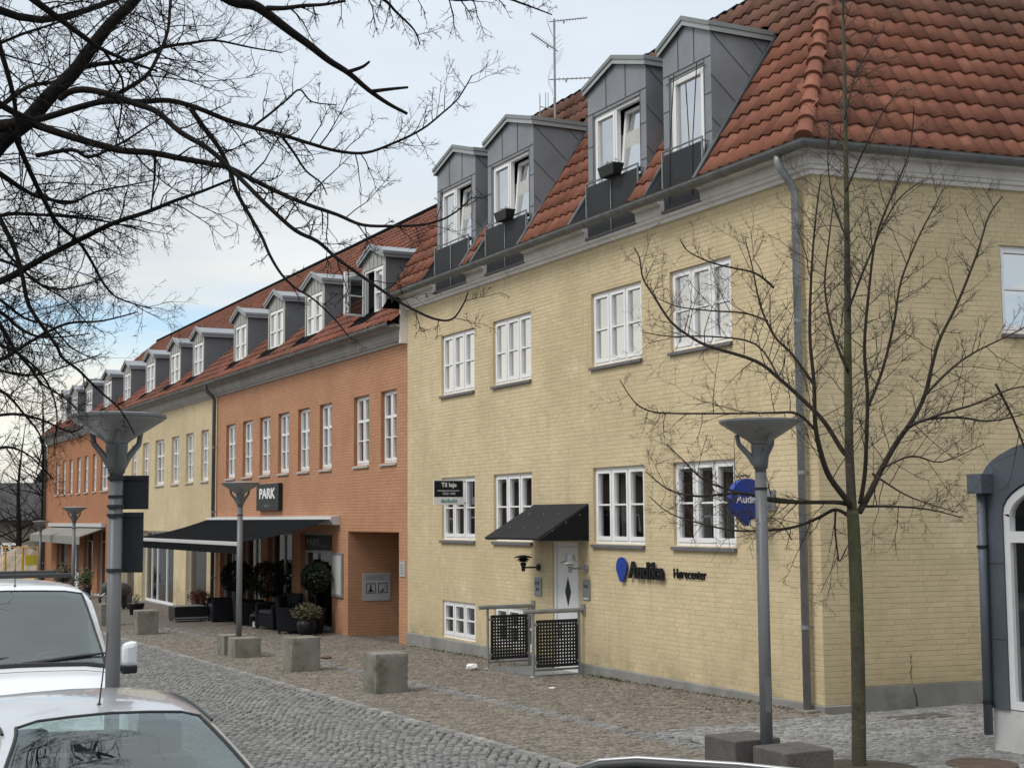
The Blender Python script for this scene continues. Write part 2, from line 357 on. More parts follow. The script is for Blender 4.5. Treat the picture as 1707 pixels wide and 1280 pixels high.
FARPAVE = cobble_far('distant paving', (0.165, 0.140, 0.118), (0.075, 0.062, 0.05), 12.0)
mb = MB()
ys = [-250, -10, 80, 900]
for a, b in zip(ys, ys[1:]):
    mb.quad((-500, a, gz(a) - 0.06), (700, a, gz(a) - 0.06), (700, b, gz(b) - 0.06), (-500, b, gz(b) - 0.06))
tag(mb.build('ground', FARROAD), kind='structure')
XK = 6.80                                    # kerb line
YF = 36.0                                    # single stones are laid up to here
road = sheet('road', -9, XK, -10, YF, -0.024, JOINT)
sheet('road', -9, 1.3, YF - 60, YF, -0.016, FARROAD)
sheet('road', -9, XK, YF, 80, -0.006, FARROAD)
pavement = sheet('pavement', XK + 0.1, 8.45, 6, YF, -0.020, JOINTP)
pavement2 = sheet('pavement', 8.64, D + 0.4, YC - 0.3, YF, -0.020, JOINTP)
sheet('pavement', XK + 0.1, D + 0.5, YF, 80, -0.004, FARPAVE)
forecourt = sheet('forecourt', 8.64, 20, 5, YC - 0.3, -0.021, JOINT)
sheet('forecourt', 6.9, 20, -10, 5, -0.012, FARROAD)
kerbbed = sheet('kerb_bed', XK - 0.02, XK + 0.12, -10, 80, -0.028, JOINT)
stripbed = sheet('granite_strip', 8.43, 8.66, 6, 80, -0.026, JOINT)

def stones(parent, items, mat, name, hgt=0.03, inset=0.012, objs=300, pxmin=0, base=-0.024):
    """items: (x, y, angle, width, length). The ones that show largest become objects, the rest one joined field."""
    rnd = random.Random(len(items))
    scored = []
    for i, it in enumerate(items):
        px, py, z = proj((it[0], it[1], gz(it[1])))
        vis = pxmin < px < 1700 and py < 1272 and z > 2
        scored.append((z if vis else 1e6 + z, i))
    scored.sort(); chosen = set(i for s, i in scored[:objs] if s < 1e6)
    def shape(w, l, top, r):
        b = [(-w / 2, -l / 2), (w / 2, -l / 2), (w / 2, l / 2), (-w / 2, l / 2)]
        t = [(x * (1 - 2 * inset / w) + r.uniform(-.004, .004), y * (1 - 2 * inset / l) + r.uniform(-.004, .004), top + r.uniform(-.004, .004)) for x, y in b]
        return [(x, y, 0.0) for x, y in b] + t
    FQ = np.array([(4, 5, 6, 7), (0, 1, 5, 4), (1, 2, 6, 5), (2, 3, 7, 6), (3, 0, 4, 7)])
    wm = sum(i[3] for i in items) / len(items); lm = sum(i[4] for i in items) / len(items)
    variants = []
    for k in range(14):
        v = shape(wm, lm, hgt * rnd.uniform(0.72, 1.0), rnd); tn = rnd.uniform(0.74, 1.24)
        me = nmesh(name, v, FQ, [tn] * 5); me.materials.append(mat); variants.append(me)
    for i in chosen:
        x, y, a, w_, l_ = items[i]
        o = link(name, rnd.choice(variants), None, parent)
        o.location = (x, y, gz(y) + base); o.rotation_euler = (-GSL, 0, a); o.scale = (w_ / wm, l_ / lm, 1)
    V = []; Fs = []; T = []
    for i, (x, y, a, w_, l_) in enumerate(items):
        if i in chosen: continue
        v = np.array(shape(w_, l_, hgt * rnd.uniform(0.72, 1.0), rnd)); ca, sa = math.cos(a), math.sin(a)
        X = x + v[:, 0] * ca - v[:, 1] * sa; Y = y + v[:, 0] * sa + v[:, 1] * ca
        Z = v[:, 2] - GSL * (Y - 14.2) + base
        Fs.append(FQ + len(V) * 8); V.append(np.stack([X, Y, Z], 1)); T += [rnd.uniform(0.74, 1.24)] * 5
    me = nmesh(name + '_field', np.concatenate(V), np.concatenate(Fs), T); me.materials.append(mat)
    tag(link(name + '_field', me, None, parent), kind='stuff')
# road setts in segmental arches
items = []; AW = 1.37
for c in range(4):
    xc = 1.32 + AW * (c + 0.5)
    k = 0; y0 = 8.6
    while y0 < YF - 0.1:
        n = 14
        for j in range(n):
            t = (j + 0.5 + (0.5 if k % 2 else 0)) / n - 0.5
            if t > 0.5: continue
            x = xc + AW * t; y = y0 + 0.24 * (1 - 4 * t * t) + random.uniform(-.018, .018)
            items.append((x + random.uniform(-.006, .006), y, math.atan(-0.24 * 8 * t / AW) + random.uniform(-.22, .22), AW / n * random.uniform(0.74, 0.98), 0.098 * random.uniform(0.68, 0.93)))
        y0 += 0.102; k += 1
stones(road, [i for i in items if i[0] < XK - 0.06 and i[1] < YF - .05], SETT, 'sett', 0.034, 0.013, pxmin=440)
# brown paving in slightly waving rows
def rows(x0, x1, y0, y1, sx, sy, wav=0.0):
    out = []; y = y0; k = 0
    while y < y1:
        x = x0 + random.uniform(0, sx)
        while x < x1 - sx * 0.5:
            w_ = sx * random.uniform(0.75, 1.2)
            yy = y + wav * math.sin(x * 2.1 + y * 0.7) + random.uniform(-.004, .004)
            out.append((x + w_ / 2, yy, random.uniform(-.06, .06) + wav * 2.1 * math.cos(x * 2.1 + y * .7), w_ * 0.93, sy * random.uniform(0.84, 0.95))); x += w_
        y += sy; k += 1
    return out
stones(pavement, rows(XK + 0.12, 8.44, 9.5, YF, 0.085, 0.080, 0.03), PAVE, 'paving_stone', 0.024, 0.008)
stones(pavement2, rows(8.66, D + 0.0, YC - 0.27, YF, 0.085, 0.080, 0.03), PAVE, 'paving_stone', 0.024, 0.008)
stones(forecourt, rows(8.68, 14.6, 8.0, YC - 0.25, 0.125, 0.10, 0.03), SETTL, 'sett', 0.032, 0.012)
stones(stripbed, [(x, y + random.uniform(-.01, .01), 0, 0.098, 0.105) for x in (8.493, 8.597) for y in np.arange(9.0, YF, 0.112)], SETT, 'sett', 0.032, 0.010)
stones(kerbbed, [(XK + 0.05, y, random.uniform(-.01, .01), 0.12, 0.235 * random.uniform(.94, 1)) for y in np.arange(9.0, YF, 0.245)], SETTL, 'kerb_stone', 0.036, 0.010)

# ------------------------------------------------------------------ walls
FA = Frame((D, 0, 0), (0, 1, 0), (0, 0, 1), (-1, 0, 0))          # street facade: u = y
SA = rad(97.5)
SDIR = Vector((math.sin(SA), math.cos(SA), 0)); SN = Vector((SDIR.y, -SDIR.x, 0))
FS = Frame((D, YC, 0), SDIR, (0, 0, 1), SN)                      # side wall of the corner building
COURSE = 0.0667
def brick_wall(parent, fr, rect, holes, mortar, mat, reveal=0.14, objs=0, vmaxpx=1640, bricks=True, name='wall'):
    mb = MB()
    for r in subtract([rect], holes): fr.quad(mb, *r, -0.0035)
    for (u0, u1, v0, v1) in holes:
        for a, b in (((u0, v0), (u0, v1)), ((u1, v0), (u1, v1)), ((u0, v1), (u1, v1)), ((u0, v0), (u1, v0))):
            mb.quad(fr.p(*a, -0.0035), fr.p(*b, -0.0035), fr.p(*b, -reveal), fr.p(*a, -reveal))
    wall = mb.build(name, mortar, parent)
    if not bricks: return wall
    full = []; cut = []
    u0, u1, v0, v1 = rect; k = 0; v = v0
    while v < v1 - 0.01:
        u = u0 - (0.30 if k % 2 else 0.0) - random.choice((0, 0.12)); j = k
        while u < u1:
            ln = (0.24, 0.24, 0.12)[j % 3]; j += 1
            r = (max(u, u0), min(u + ln, u1), v, min(v + COURSE, v1)); u += ln
            if r[1] - r[0] < 0.03: continue
            ps = subtract([r], holes)
            if len(ps) == 1 and ps[0] == r and abs((r[1] - r[0]) - 0.24) < 1e-6: full.append(r)
            else: cut += [p for p in ps if p[1] - p[0] > 0.02 and p[3] - p[2] > 0.015]
        v += COURSE; k += 1
    rnd = random.Random(11)
    def local(w_, h_, r):
        j = 0.0042; c = 0.0016
        a = (w_ - 2 * j) / 2; b = (h_ - 2 * j) / 2; d = r.uniform(-0.0012, 0.0012)
        base = [(-a, -b), (a, -b), (a, b), (-a, b)]; ai, bi = a - c, b - c
        return [(x, y, -0.0040) for x, y in base] + [(-ai, -bi, d), (ai, -bi, d), (ai, bi, d), (-ai, bi, d)]
    FQ = np.array([(4, 5, 6, 7), (0, 1, 5, 4), (1, 2, 6, 5), (2, 3, 7, 6), (3, 0, 4, 7)])
    chosen = set()
    if objs:
        sc_ = []
        for i, r in enumerate(full):
            P = fr.p((r[0] + r[1]) / 2, (r[2] + r[3]) / 2); px, py, z = proj(P)
            vd = (Vector(P) - CAM); s = abs(vd.normalized().dot(fr.n)) / vd.length_squared
            if 0 < px < vmaxpx and 0 < py < 1280: sc_.append((-s, i))
        sc_.sort(); chosen = set(i for s, i in sc_[:objs])
        variants = []
        for q in range(10):
            me = nmesh('brick', local(0.24, COURSE, rnd), FQ, [rnd.uniform(0.95, 1.04)] * 5); me.materials.append(mat); variants.append(me)
        rot = Matrix((fr.u, fr.v, fr.n)).transposed().to_4x4()
        for i in chosen:
            r = full[i]; o = link('brick', rnd.choice(variants), None, wall)
            m4 = rot.copy(); m4.translation = Vector(fr.p((r[0] + r[1]) / 2, (r[2] + r[3]) / 2)); o.matrix_basis = m4
    V = []; Fs = []; T = []
    U_, V_, N_ = (np.array(x) for x in (fr.u, fr.v, fr.n))
    for i, r in enumerate(full + cut):
        if i < len(full) and i in chosen: continue
        l = np.array(local(r[1] - r[0], r[3] - r[2], rnd)); P = np.array(fr.p((r[0] + r[1]) / 2, (r[2] + r[3]) / 2))
        V.append(P + l[:, :1] * U_ + l[:, 1:2] * V_ + l[:, 2:] * N_); Fs.append(FQ + 8 * (len(V) - 1)); T += [rnd.uniform(0.95, 1.04)] * 5
    me = nmesh('brick_field', np.concatenate(V), np.concatenate(Fs), T); me.materials.append(mat)
    tag(link('brick_field', me, None, wall), kind='stuff')
    return wall

def window(parent, fr, u0, u1, v0, v1, cols=3, bars=((0.5, 0.024),), rec=0.065, fw=0.045, sw=0.042, sill=SILL, gl=GLASS, name='window', mull=0.045, silld=0.05, frame_mat=None, flat=False):
    """casement window: frame > sashes, panes, sill. bars: (height fraction, thickness)"""
    FM = frame_mat or WHITE
    f = MB(); d0, d1 = -rec - 0.06, -rec + 0.012
    fr.box(f, u0, u0 + fw, v0, v1, d0, d1); fr.box(f, u1 - fw, u1, v0, v1, d0, d1)
    fr.box(f, u0 + fw, u1 - fw, v0, v0 + fw, d0, d1); fr.box(f, u0 + fw, u1 - fw, v1 - fw, v1, d0, d1)
    cw = (u1 - u0 - 2 * fw - (cols - 1) * mull) / cols
    spans = []
    for c in range(cols):
        a = u0 + fw + c * (cw + mull); spans.append((a, a + cw))
        if c: fr.box(f, a - mull, a, v0 + fw, v1 - fw, d0, d1)
    w_ = f.build(name, FM, parent); sub = parent if flat else w_
    for a, b in spans:
        s = MB(); e0, e1 = -rec - 0.045, -rec + 0.024; g = 0.003; lo, hi = v0 + fw + g, v1 - fw - g; a += g; b -= g
        fr.box(s, a, a + sw, lo, hi, e0, e1); fr.box(s, b - sw, b, lo, hi, e0, e1)
        fr.box(s, a + sw, b - sw, lo, lo + sw * 1.5, e0, e1); fr.box(s, a + sw, b - sw, hi - sw, hi, e0, e1)
        lo2, hi2 = lo + sw * 1.5, hi - sw; edges = [lo2]
        for fr_, th in bars:
            m_ = lo2 + (hi2 - lo2) * fr_; fr.box(s, a + sw, b - sw, m_ - th / 2, m_ + th / 2, e0 + 0.004, e1 - 0.004); edges += [m_ - th / 2, m_ + th / 2]
        edges.append(hi2)
        s.build('sash', FM, sub)
        for q in range(0, len(edges), 2):
            p = MB(); fr.quad(p, a + sw, b - sw, edges[q], edges[q + 1], -rec - 0.02); p.build('pane', gl, sub)
    if sill:
        s = MB(); s.hexa([fr.p(u0 - .02, v0 - .055, -rec), fr.p(u1 + .02, v0 - .055, -rec), fr.p(u1 + .02, v0 - .065, silld), fr.p(u0 - .02, v0 - .065, silld),
                          fr.p(u0 - .02, v0 - .002, -rec), fr.p(u1 + .02, v0 - .002, -rec), fr.p(u1 + .02, v0 - .022, silld), fr.p(u0 - .02, v0 - .022, silld)])
        s.build('sill', sill, sub)
    return w_
def curtains(parent, fr, u0, u1, v0, v1, n=3, d=-0.42, seed=0):
    r = random.Random(seed)
    for k in range(n):
        c = u0 + (u1 - u0) * (k + r.uniform(0.2, .8)) / n; wd = r.uniform(0.10, 0.20); mb = MB(); pts = []
        for j in range(9): pts.append((c - wd / 2 + wd * j / 8, d + (0.025 if j % 2 else -0.025)))
        for (a, da), (b, db) in zip(pts, pts[1:]): mb.quad(fr.p(a, v0, da), fr.p(b, v0, db), fr.p(b, v1, db), fr.p(a, v1, da))
        mb.build('curtain', CURT, parent)
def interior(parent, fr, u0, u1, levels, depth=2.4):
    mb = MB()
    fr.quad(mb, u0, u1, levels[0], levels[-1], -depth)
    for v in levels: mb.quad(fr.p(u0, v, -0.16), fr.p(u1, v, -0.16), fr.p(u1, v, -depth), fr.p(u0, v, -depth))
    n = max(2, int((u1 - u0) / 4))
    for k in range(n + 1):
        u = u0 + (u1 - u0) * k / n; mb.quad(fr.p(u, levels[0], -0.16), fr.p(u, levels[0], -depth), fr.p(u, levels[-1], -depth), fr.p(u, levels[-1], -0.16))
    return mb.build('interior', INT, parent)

VERGE = material('grey-green zinc edge', (0.215, 0.235, 0.230), 0.5, 0.12, 2.0, metallic=0.2)
LOUV = material('grey louvre slats', (0.085, 0.090, 0.097), 0.5, 0.1, 3.0, spec=0.3)
# roofs ---------------------------------------------------------------
TW, TG, TL = 0.235, 0.335, 0.40
def tile_shape(r):
    """one pantile: wavy top with a thick lower edge"""
    n = 7; us = np.linspace(0, TW + 0.012, n); hs = np.array([0.000, 0.012, 0.033, 0.044, 0.033, 0.011, 0.000])
    lift = 0.036 + r.uniform(-.006, .008); v = []
    for u, h in zip(us, hs): v.append((u, 0.0, lift + h))
    for u, h in zip(us, hs): v.append((u, TL, 0.006 + h))
    for u, h in zip(us, hs): v.append((u, 0.004, lift + h - 0.022))
    q = [(i, i + 1, n + i + 1, n + i) for i in range(n - 1)] + [(2 * n + i, 2 * n + i + 1, i + 1, i) for i in range(n - 1)]
    return np.array(v), np.array(q)
def tiles(roof, fr, nu, nv, u0, keep, mat, objs=0, pxmin=600):
    rnd = random.Random(5); cells = []
    for j in range(nv):
        for i in range(nu):
            u, v = u0 + i * TW, j * TG
            if keep(u + TW / 2, v + TG / 2): cells.append((u, v))
    chosen = set()
    if objs:
        s = []
        for i, (u, v) in enumerate(cells):
            P = Vector(fr.p(u, v)); px, py, z = proj(P)
            if pxmin < px < 1700 and 5 < py < 1200:
                vd = P - CAM; s.append((-abs(vd.normalized().dot(fr.n)) / vd.length_squared, i))
        s.sort(); chosen = set(i for a, i in s[:objs])
        vts = []
        for k in range(10):
            v, q = tile_shape(rnd); me = nmesh('roof_tile', v, q, [rnd.uniform(0.78, 1.18)] * len(q)); me.polygons.foreach_set('use_smooth', [j < 6 for j in range(12)]); me.materials.append(mat); vts.append(me)
        rot = Matrix((fr.u, fr.v, fr.n)).transposed().to_4x4()
        for i in chosen:
            o = link('roof_tile', rnd.choice(vts), None, roof); m4 = rot.copy(); m4.translation = Vector(fr.p(*cells[i])); o.matrix_basis = m4
    V = []; Fs = []; T = []; nvx = 0
    U_, V_, N_ = (np.array(x) for x in (fr.u, fr.v, fr.n))
    for i, (u, v) in enumerate(cells):
        if i in chosen: continue
        t, q = tile_shape(rnd); P = np.array(fr.p(u + rnd.uniform(-.003, .003), v + rnd.uniform(-.008, .008)))
        V.append(P + t[:, :1] * U_ + t[:, 1:2] * V_ + t[:, 2:] * N_); Fs.append(q + nvx); nvx += len(t); T += [rnd.uniform(0.78, 1.18)] * len(q)
    me = nmesh('roof_tile_field', np.concatenate(V), np.concatenate(Fs), T); me.polygons.foreach_set('use_smooth', [j % 12 < 6 for j in range(len(me.polygons))]); me.materials.append(mat)
    tag(link('roof_tile_field', me, None, roof), kind='stuff')
def corner_pt(d): return (D - d, YC - 0.877 * d)
def sweep(mb, prof, stations, closed=True):
    """profile of (d, z) swept through stations: functions d -> (x, y)"""
    n = len(prof); vs = []
    for st in stations:
        for d, z in prof: x, y = st(d); vs.append((x, y, z))
    fs = []
    for i in range(len(stations) - 1):
        for k in range(n if closed else n - 1): fs.append((i * n + k, i * n + (k + 1) % n, (i + 1) * n + (k + 1) % n, (i + 1) * n + k))
    if closed: fs += [tuple(range(n)), tuple((len(stations) - 1) * n + k for k in range(n))]
    mb.add(vs, fs)
def st_front(y): return lambda d: (D - d, y)
def st_side(s): return lambda d: tuple(Vector((D, YC, 0)) + SDIR * s + SN * d)[:2]
def gutter_prof(dc, zt, r=0.097):
    out = [(dc + r * math.cos(a), zt + r * math.sin(a)) for a in np.linspace(0, -math.pi, 9)]
    inn = [(dc + (r - .008) * math.cos(a), zt + (r - .008) * math.sin(a)) for a in np.linspace(-math.pi, 0, 9)]
    return [(dc + r + .012, zt + .004)] + out + inn
def bracket_rings(parent, dc, zt, stations_xy, r=0.102):
    """sheet metal straps under the gutter; stations_xy: list of (function d->(x,y), half width direction)"""
    for (fn, dirv) in stations_xy:
        pts = []; mb = MB()
        for a in np.linspace(0, -math.pi, 9):
            x, y = fn(dc + r * math.cos(a)); pts.append(Vector((x, y, zt + r * math.sin(a))))
        for p, q in zip(pts, pts[1:]):
            h = Vector(dirv) * 0.012; mb.quad(tuple(p - h), tuple(p + h), tuple(q + h), tuple(q - h))
        mb.build('gutter_strap', GUTTER, parent)

# ------------------------------------------------------------------ corner building (pale yellow)
bA = empty('corner_building')
tag(bA, 'pale yellow painted brick corner building with steep red tiled roof and tall zinc dormers', 'building')
Y1 = 27.36
WU = [(15.945, 17.46), (18.245, 19.755), (21.835, 23.33), (24.12, 25.63)]
holesA = [(a, b, 4.76, 5.92) for a, b in WU] + [(a, b, 1.975, 3.152) for a, b in WU] + [(24.12, 25.60, 0.12, 0.81), (21.86, 23.33, 0.12, 0.83), (20.27, 21.13, -0.12, 1.98)]
B0 = 0.085
wA = brick_wall(bA, FA, (YC, Y1, B0 - 0.0, 6.72), holesA, YMORT, YBRICK, objs=170)
holesS = [(2.82, 4.3, 4.76, 5.92)]
wS = brick_wall(bA, FS, (0.0, 0.385, B0, 6.72), [], YMORT, YBRICK, objs=30)
FS2 = Frame(tuple(Vector(FS.o) - SN * 0.018), SDIR, (0, 0, 1), SN)
wS2 = brick_wall(bA, FS2, (0.385, 6.6, 0.29, 6.72), holesS, YMORT, YBRICK, objs=100)
# other walls, plinth
mb = MB()
E6 = Vector(FS.p(6.6, 0)); 
for a, b in (((E6.x, E6.y), (E6.x + 1.0, Y1)), ((E6.x + 1.0, Y1), (D, Y1))): mb.quad((*a, -0.5), (*b, -0.5), (*b, 6.7), (*a, 6.7))
mb.build('wall', YMORT, bA)
mb = MB(); prof = [(-0.12, -0.6), (0.022, -0.6), (0.022, B0 - 0.014), (0.0, B0), (-0.12, B0)]
sweep(mb, prof, [st_front(21.15), st_front(Y1)]); 
sweep(mb, prof, [st_side(0.385), corner_pt, st_front(20.25)])
prof2 = [(-0.14, -0.6), (0.012, -0.6), (0.012, 0.285), (-0.14, 0.29)]
sweep(mb, prof2, [st_side(0.388), st_side(6.6)])
mb.build('plinth', PLINTH, bA)
# entrance step
mb = MB(); FA.box(mb, 20.2, 21.2, -0.4, -0.125, -0.14, 0.10); mb.build('door_step', PLINTH, bA, bevel=0.01)
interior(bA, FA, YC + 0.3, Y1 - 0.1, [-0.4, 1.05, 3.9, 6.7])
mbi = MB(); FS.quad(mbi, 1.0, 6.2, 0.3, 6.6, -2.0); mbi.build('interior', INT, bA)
for i, (a, b) in enumerate(WU):
    window(bA, FA, a, b, 4.76, 5.92, 3, ((0.48, 0.026),)); window(bA, FA, a, b, 1.975, 3.152, 3, ((0.50, 0.026),), gl=GLASSL)
    curtains(bA, FA, a, b, 1.3, 3.3, 3, seed=i); curtains(bA, FA, a, b, 4.2, 6.1, 2, seed=i + 9)
for a, b, z0, z1 in ((24.12, 25.60, 0.12, 0.81), (21.86, 23.33, 0.12, 0.83)): window(bA, FA, a, b, z0, z1, 3, ((0.5, 0.024),), sill=None, rec=0.05, gl=GLASSL)
window(bA, FS2, 2.82, 4.3, 4.76, 5.92, 2, ((0.5, 0.026),))
# ceiling lights seen through the ground floor windows
GLOWM = bpy.data.materials.new('office light tube'); GLOWM.use_nodes = True
GLOWM.node_tree.nodes['Principled BSDF'].inputs['Emission Color'].default_value = (1, 0.97, 0.9, 1); GLOWM.node_tree.nodes['Principled BSDF'].inputs['Emission Strength'].default_value = 1.5
for y_ in (16.9, 19.3):
    mb = MB(); FA.box(mb, y_ - 0.3, y_ + 0.3, 2.88, 2.92, -1.5, -1.42); mb.build('ceiling_lamp', GLOWM, bA)
# crack with missing paint running down the side wall into the plinth
mb = MB(); rc = random.Random(8); z = 0.66; u = 1.24
while z > 0.05:
    z2 = z - rc.uniform(.03, .06); u2 = u + rc.uniform(-.02, .022); w1, w2 = rc.uniform(.002, .009), rc.uniform(.002, .009)
    if z < .27: w1 += .012 * (.3 - z) / .25; w2 += .012 * (.3 - z) / .25
    dd_ = -.0115 if z < .29 else -.0165 + .0
    mb.quad(FS.p(u - w1, z, .0135 if z < .29 else -.0155), FS.p(u + w1, z, .0135 if z < .29 else -.0155), FS.p(u2 + w2, z2, .0135 if z < .29 else -.0155), FS.p(u2 - w2, z2, .0135 if z < .29 else -.0155)); z, u = z2, u2
mb.build('wall_crack', material('dark open crack', (.075, .06, .045), .95), bA)
# door
mb = MB(); FA.box(mb, 20.27, 20.34, -0.12, 1.98, -0.13, -0.03); FA.box(mb, 21.06, 21.13, -0.12, 1.98, -0.13, -0.03); FA.box(mb, 20.34, 21.06, 1.90, 1.98, -0.13, -0.03)
dr = mb.build('door', WHITE, bA)
mb = MB(); FA.box(mb, 20.345, 21.055, -0.115, 1.895, -0.11, -0.055); mb.build('door_leaf', WHITE, dr)
mb = MB(); c = (20.70, 1.18); mb.extrude([FA.p(c[0] - .10, c[1], -.06), FA.p(c[0], c[1] - .24, -.06), FA.p(c[0] + .10, c[1], -.06), FA.p(c[0], c[1] + .24, -.06)], (-0.008, 0, 0)); mb.build('diamond_light', DARKM, dr)
mb = MB(); FA.box(mb, 20.96, 21.0, 0.42, 0.62, -0.055, -0.045); mb.tube([FA.p(20.98, 0.55, -0.05), FA.p(20.98, 0.55, 0.0), FA.p(20.86, 0.55, 0.0)], 0.011, 6); mb.build('door_handle', GALV, dr)
# cornice pieces between the dormers, end brackets, gutter
DORM = [(16.33, 17.56, 1), (18.04, 19.80, 2), (21.70, 23.52, 2), (24.06, 25.83, 2)]
cprof = [(-0.05, 6.650), (0.045, 6.655), (0.06, 6.70), (0.10, 6.715), (0.105, 6.76), (0.13, 6.765), (0.145, 6.90), (0.20, 6.925), (0.27, 6.935), (0.275, 6.955), (-0.05, 6.955)]
low = [(-0.05, 6.650), (0.045, 6.655), (0.06, 6.70), (0.10, 6.715), (0.105, 6.758), (-0.05, 6.758)]
mb = MB(); sweep(mb, cprof, [st_side(6.7), corner_pt, st_front(DORM[0][0] + .115)])
for a, b in zip(DORM, DORM[1:]): sweep(mb, cprof, [st_front(a[1] - .115), st_front(b[0] + .115)])
sweep(mb, cprof, [st_front(DORM[-1][1] - .115), st_front(Y1)])
for a, b, k in DORM: sweep(mb, low, [st_front(a + .1155), st_front(b - .1155)])
mb.build('cornice', CORN, bA)
mb = MB(); FA.box(mb, Y1 + .003, Y1 + .085, 5.98, 6.93, -.6, .15); mb.build('cornice_return', CORN, bA)
GD, GT = 0.355, 6.985
mb = MB(); sweep(mb, gutter_prof(GD, GT), [st_side(6.8), corner_pt, st_front(Y1 + 0.05)]); mb.build('gutter', GUTTER, bA, smooth=False)
bracket_rings(bA, GD, GT, [(st_front(y), (0, 1, 0)) for y in np.arange(14.3, Y1, 0.62)] + [(st_side(s), SDIR) for s in np.arange(0.6, 6.4, 0.85)])
def downpipe(parent, y, ztop, zbot, dg, shoe=True, r=0.05):
    mb = MB(); px = 0.105
    mb.tube([FA.p(y, ztop, dg), FA.p(y, ztop - .12, dg), FA.p(y, ztop - .20, dg - .04), FA.p(y, ztop - .36, px + .06), FA.p(y, ztop - .46, px), FA.p(y, zbot, px)], r, 12)
    o = mb.build('downpipe', PIPE, parent, smooth=True)
    for z in np.arange(zbot + 1.0, ztop - 0.8, 1.9):
        mb = MB(); mb.tube([FA.p(y, z, px), FA.p(y, z + .045, px)], r + .008, 12); FA.box(mb, y - .012, y + .012, z + .012, z + .034, 0.0, px)
        mb.build('pipe_clip', GALV, o)
    return o
downpipe(bA, 14.385, 6.93, gz(14.3) + 0.0, GD)
mb = MB(); FA.box(mb, 14.25, 14.52, gz(14.4) - .01, gz(14.4) + .03, 0.02, 0.22); mb.build('drain_stone', CONC, bA, bevel=.01)
# roof: steep lower slope, nearly flat top
PY = rad(57); EZ = 6.985; ED = 0.345
FR = Frame((D - ED, 0, EZ), (0, 1, 0), (math.cos(PY), 0, math.sin(PY)), (-math.sin(PY), 0, math.cos(PY)))
cx0, cy0 = corner_pt(ED); E0 = Vector((cx0, cy0, EZ)); INN = -SN
HIPD = Vector((2.2, 2.0, 2.2 * math.tan(PY))); PS = math.atan2(HIPD.z, HIPD.dot(INN))
FRS = Frame(E0, SDIR, INN * math.cos(PS) + Vector((0, 0, math.sin(PS))), SN * math.sin(PS) + Vector((0, 0, math.cos(PS))))
TOPZ = 10.44; kt = (TOPZ - EZ) / HIPD.z; HT = E0 + HIPD * kt
mb = MB()
def rp(y, z): return (D - ED + (z - EZ) / math.tan(PY), y, z)
# base planes under the tiles, left open at the dormer notches
segs = [(cy0, DORM[0][0])] + [(a[1], b[0]) for a, b in zip(DORM, DORM[1:])] + [(DORM[-1][1], Y1 + .06)]
ZN = EZ + (D + 0.1 - (D - ED)) * math.tan(PY)
for i, (a, b) in enumerate(segs):
    if i == 0: mb.quad(rp(a, EZ), rp(b, EZ), rp(b, ZN), tuple(E0 + HIPD * ((ZN - EZ) / HIPD.z)))
    else: mb.quad(rp(a, EZ), rp(b, EZ), rp(b, ZN), rp(a, ZN))
mb.quad(tuple(E0 + HIPD * ((ZN - EZ) / HIPD.z)), rp(Y1 + .06, ZN), rp(Y1 + .06, TOPZ), tuple(HT))
S6 = E0 + SDIR * 6.9; vtop = (TOPZ - EZ) / math.sin(PS)
S6t = Vector(FRS.p(6.9, vtop))
mb.quad(tuple(E0), tuple(S6), tuple(S6t), tuple(HT))
BK = Vector((S6t.x, Y1 + .06, TOPZ + 1.2)); mb.quad(tuple(HT), tuple(S6t), tuple(BK), rp(Y1 + .06, TOPZ))
mb.quad(rp(Y1 + .06, EZ - .3), rp(Y1 + .06, TOPZ), (BK.x, BK.y, TOPZ), (BK.x, BK.y, EZ - .3))
roofA = mb.build('roof', TILE, bA)
hipu = HIPD.y / math.sqrt(HIPD.x ** 2 + HIPD.z ** 2)                # along y per metre of slope
def keepA(u, v):
    if v * math.sin(PY) > TOPZ - EZ - 0.02 or u > Y1 + .02: return False
    if u < cy0 + hipu * v - 0.02: return False
    for a, b, k in DORM:
        if a - 0.06 < u < b + 0.06:
            zz = EZ + v * math.sin(PY); lim = 9.53 - 0.52 / (b - a) * abs(u - (a + b) / 2)
            if zz < lim: return False
    return True
tiles(roofA, FR, 62, 14, YC - 0.6, keepA, TILE, objs=110)
hs = HIPD.dot(SDIR) / (HIPD - SDIR * HIPD.dot(SDIR)).length
def keepS(u, v): return hs * v - 0.06 < u < 6.7 and v < vtop
tiles(roofA, FRS, 36, 14, -0.2, keepS, TILE, objs=190)
# hip ridge tiles
L_ = HIPD.length * kt; hd = HIPD.normalized()
for k in range(int(L_ / 0.335) + 1):
    mb = MB(); p = E0 + hd * (0.335 * k + 0.02); up = (FR.n + FRS.n).normalized(); sd = hd.cross(up).normalized()
    prof = []
    for tt, r0 in ((0.0, 0.125), (0.03, 0.125), (0.05, 0.112), (0.40, 0.092)):
        prof.append([tuple(p + hd * tt + up * (0.0 + r0 * math.sin(a) * 0.9 + (0.03 if tt < .04 else 0.02 - .03 * tt)) + sd * r0 * math.cos(a)) for a in np.linspace(-0.35, math.pi + 0.35, 11)])
    vs_ = [q for r_ in prof for q in r_]; fs = []
    for i in range(3):
        for j in range(10): fs.append((i * 11 + j, i * 11 + j + 1, (i + 1) * 11 + j + 1, (i + 1) * 11 + j))
    fs.append(tuple(range(11))); mb.add(vs_, fs, random.uniform(0.95, 1.25)); mb.build('hip_tile', TILE, roofA, tone=True)
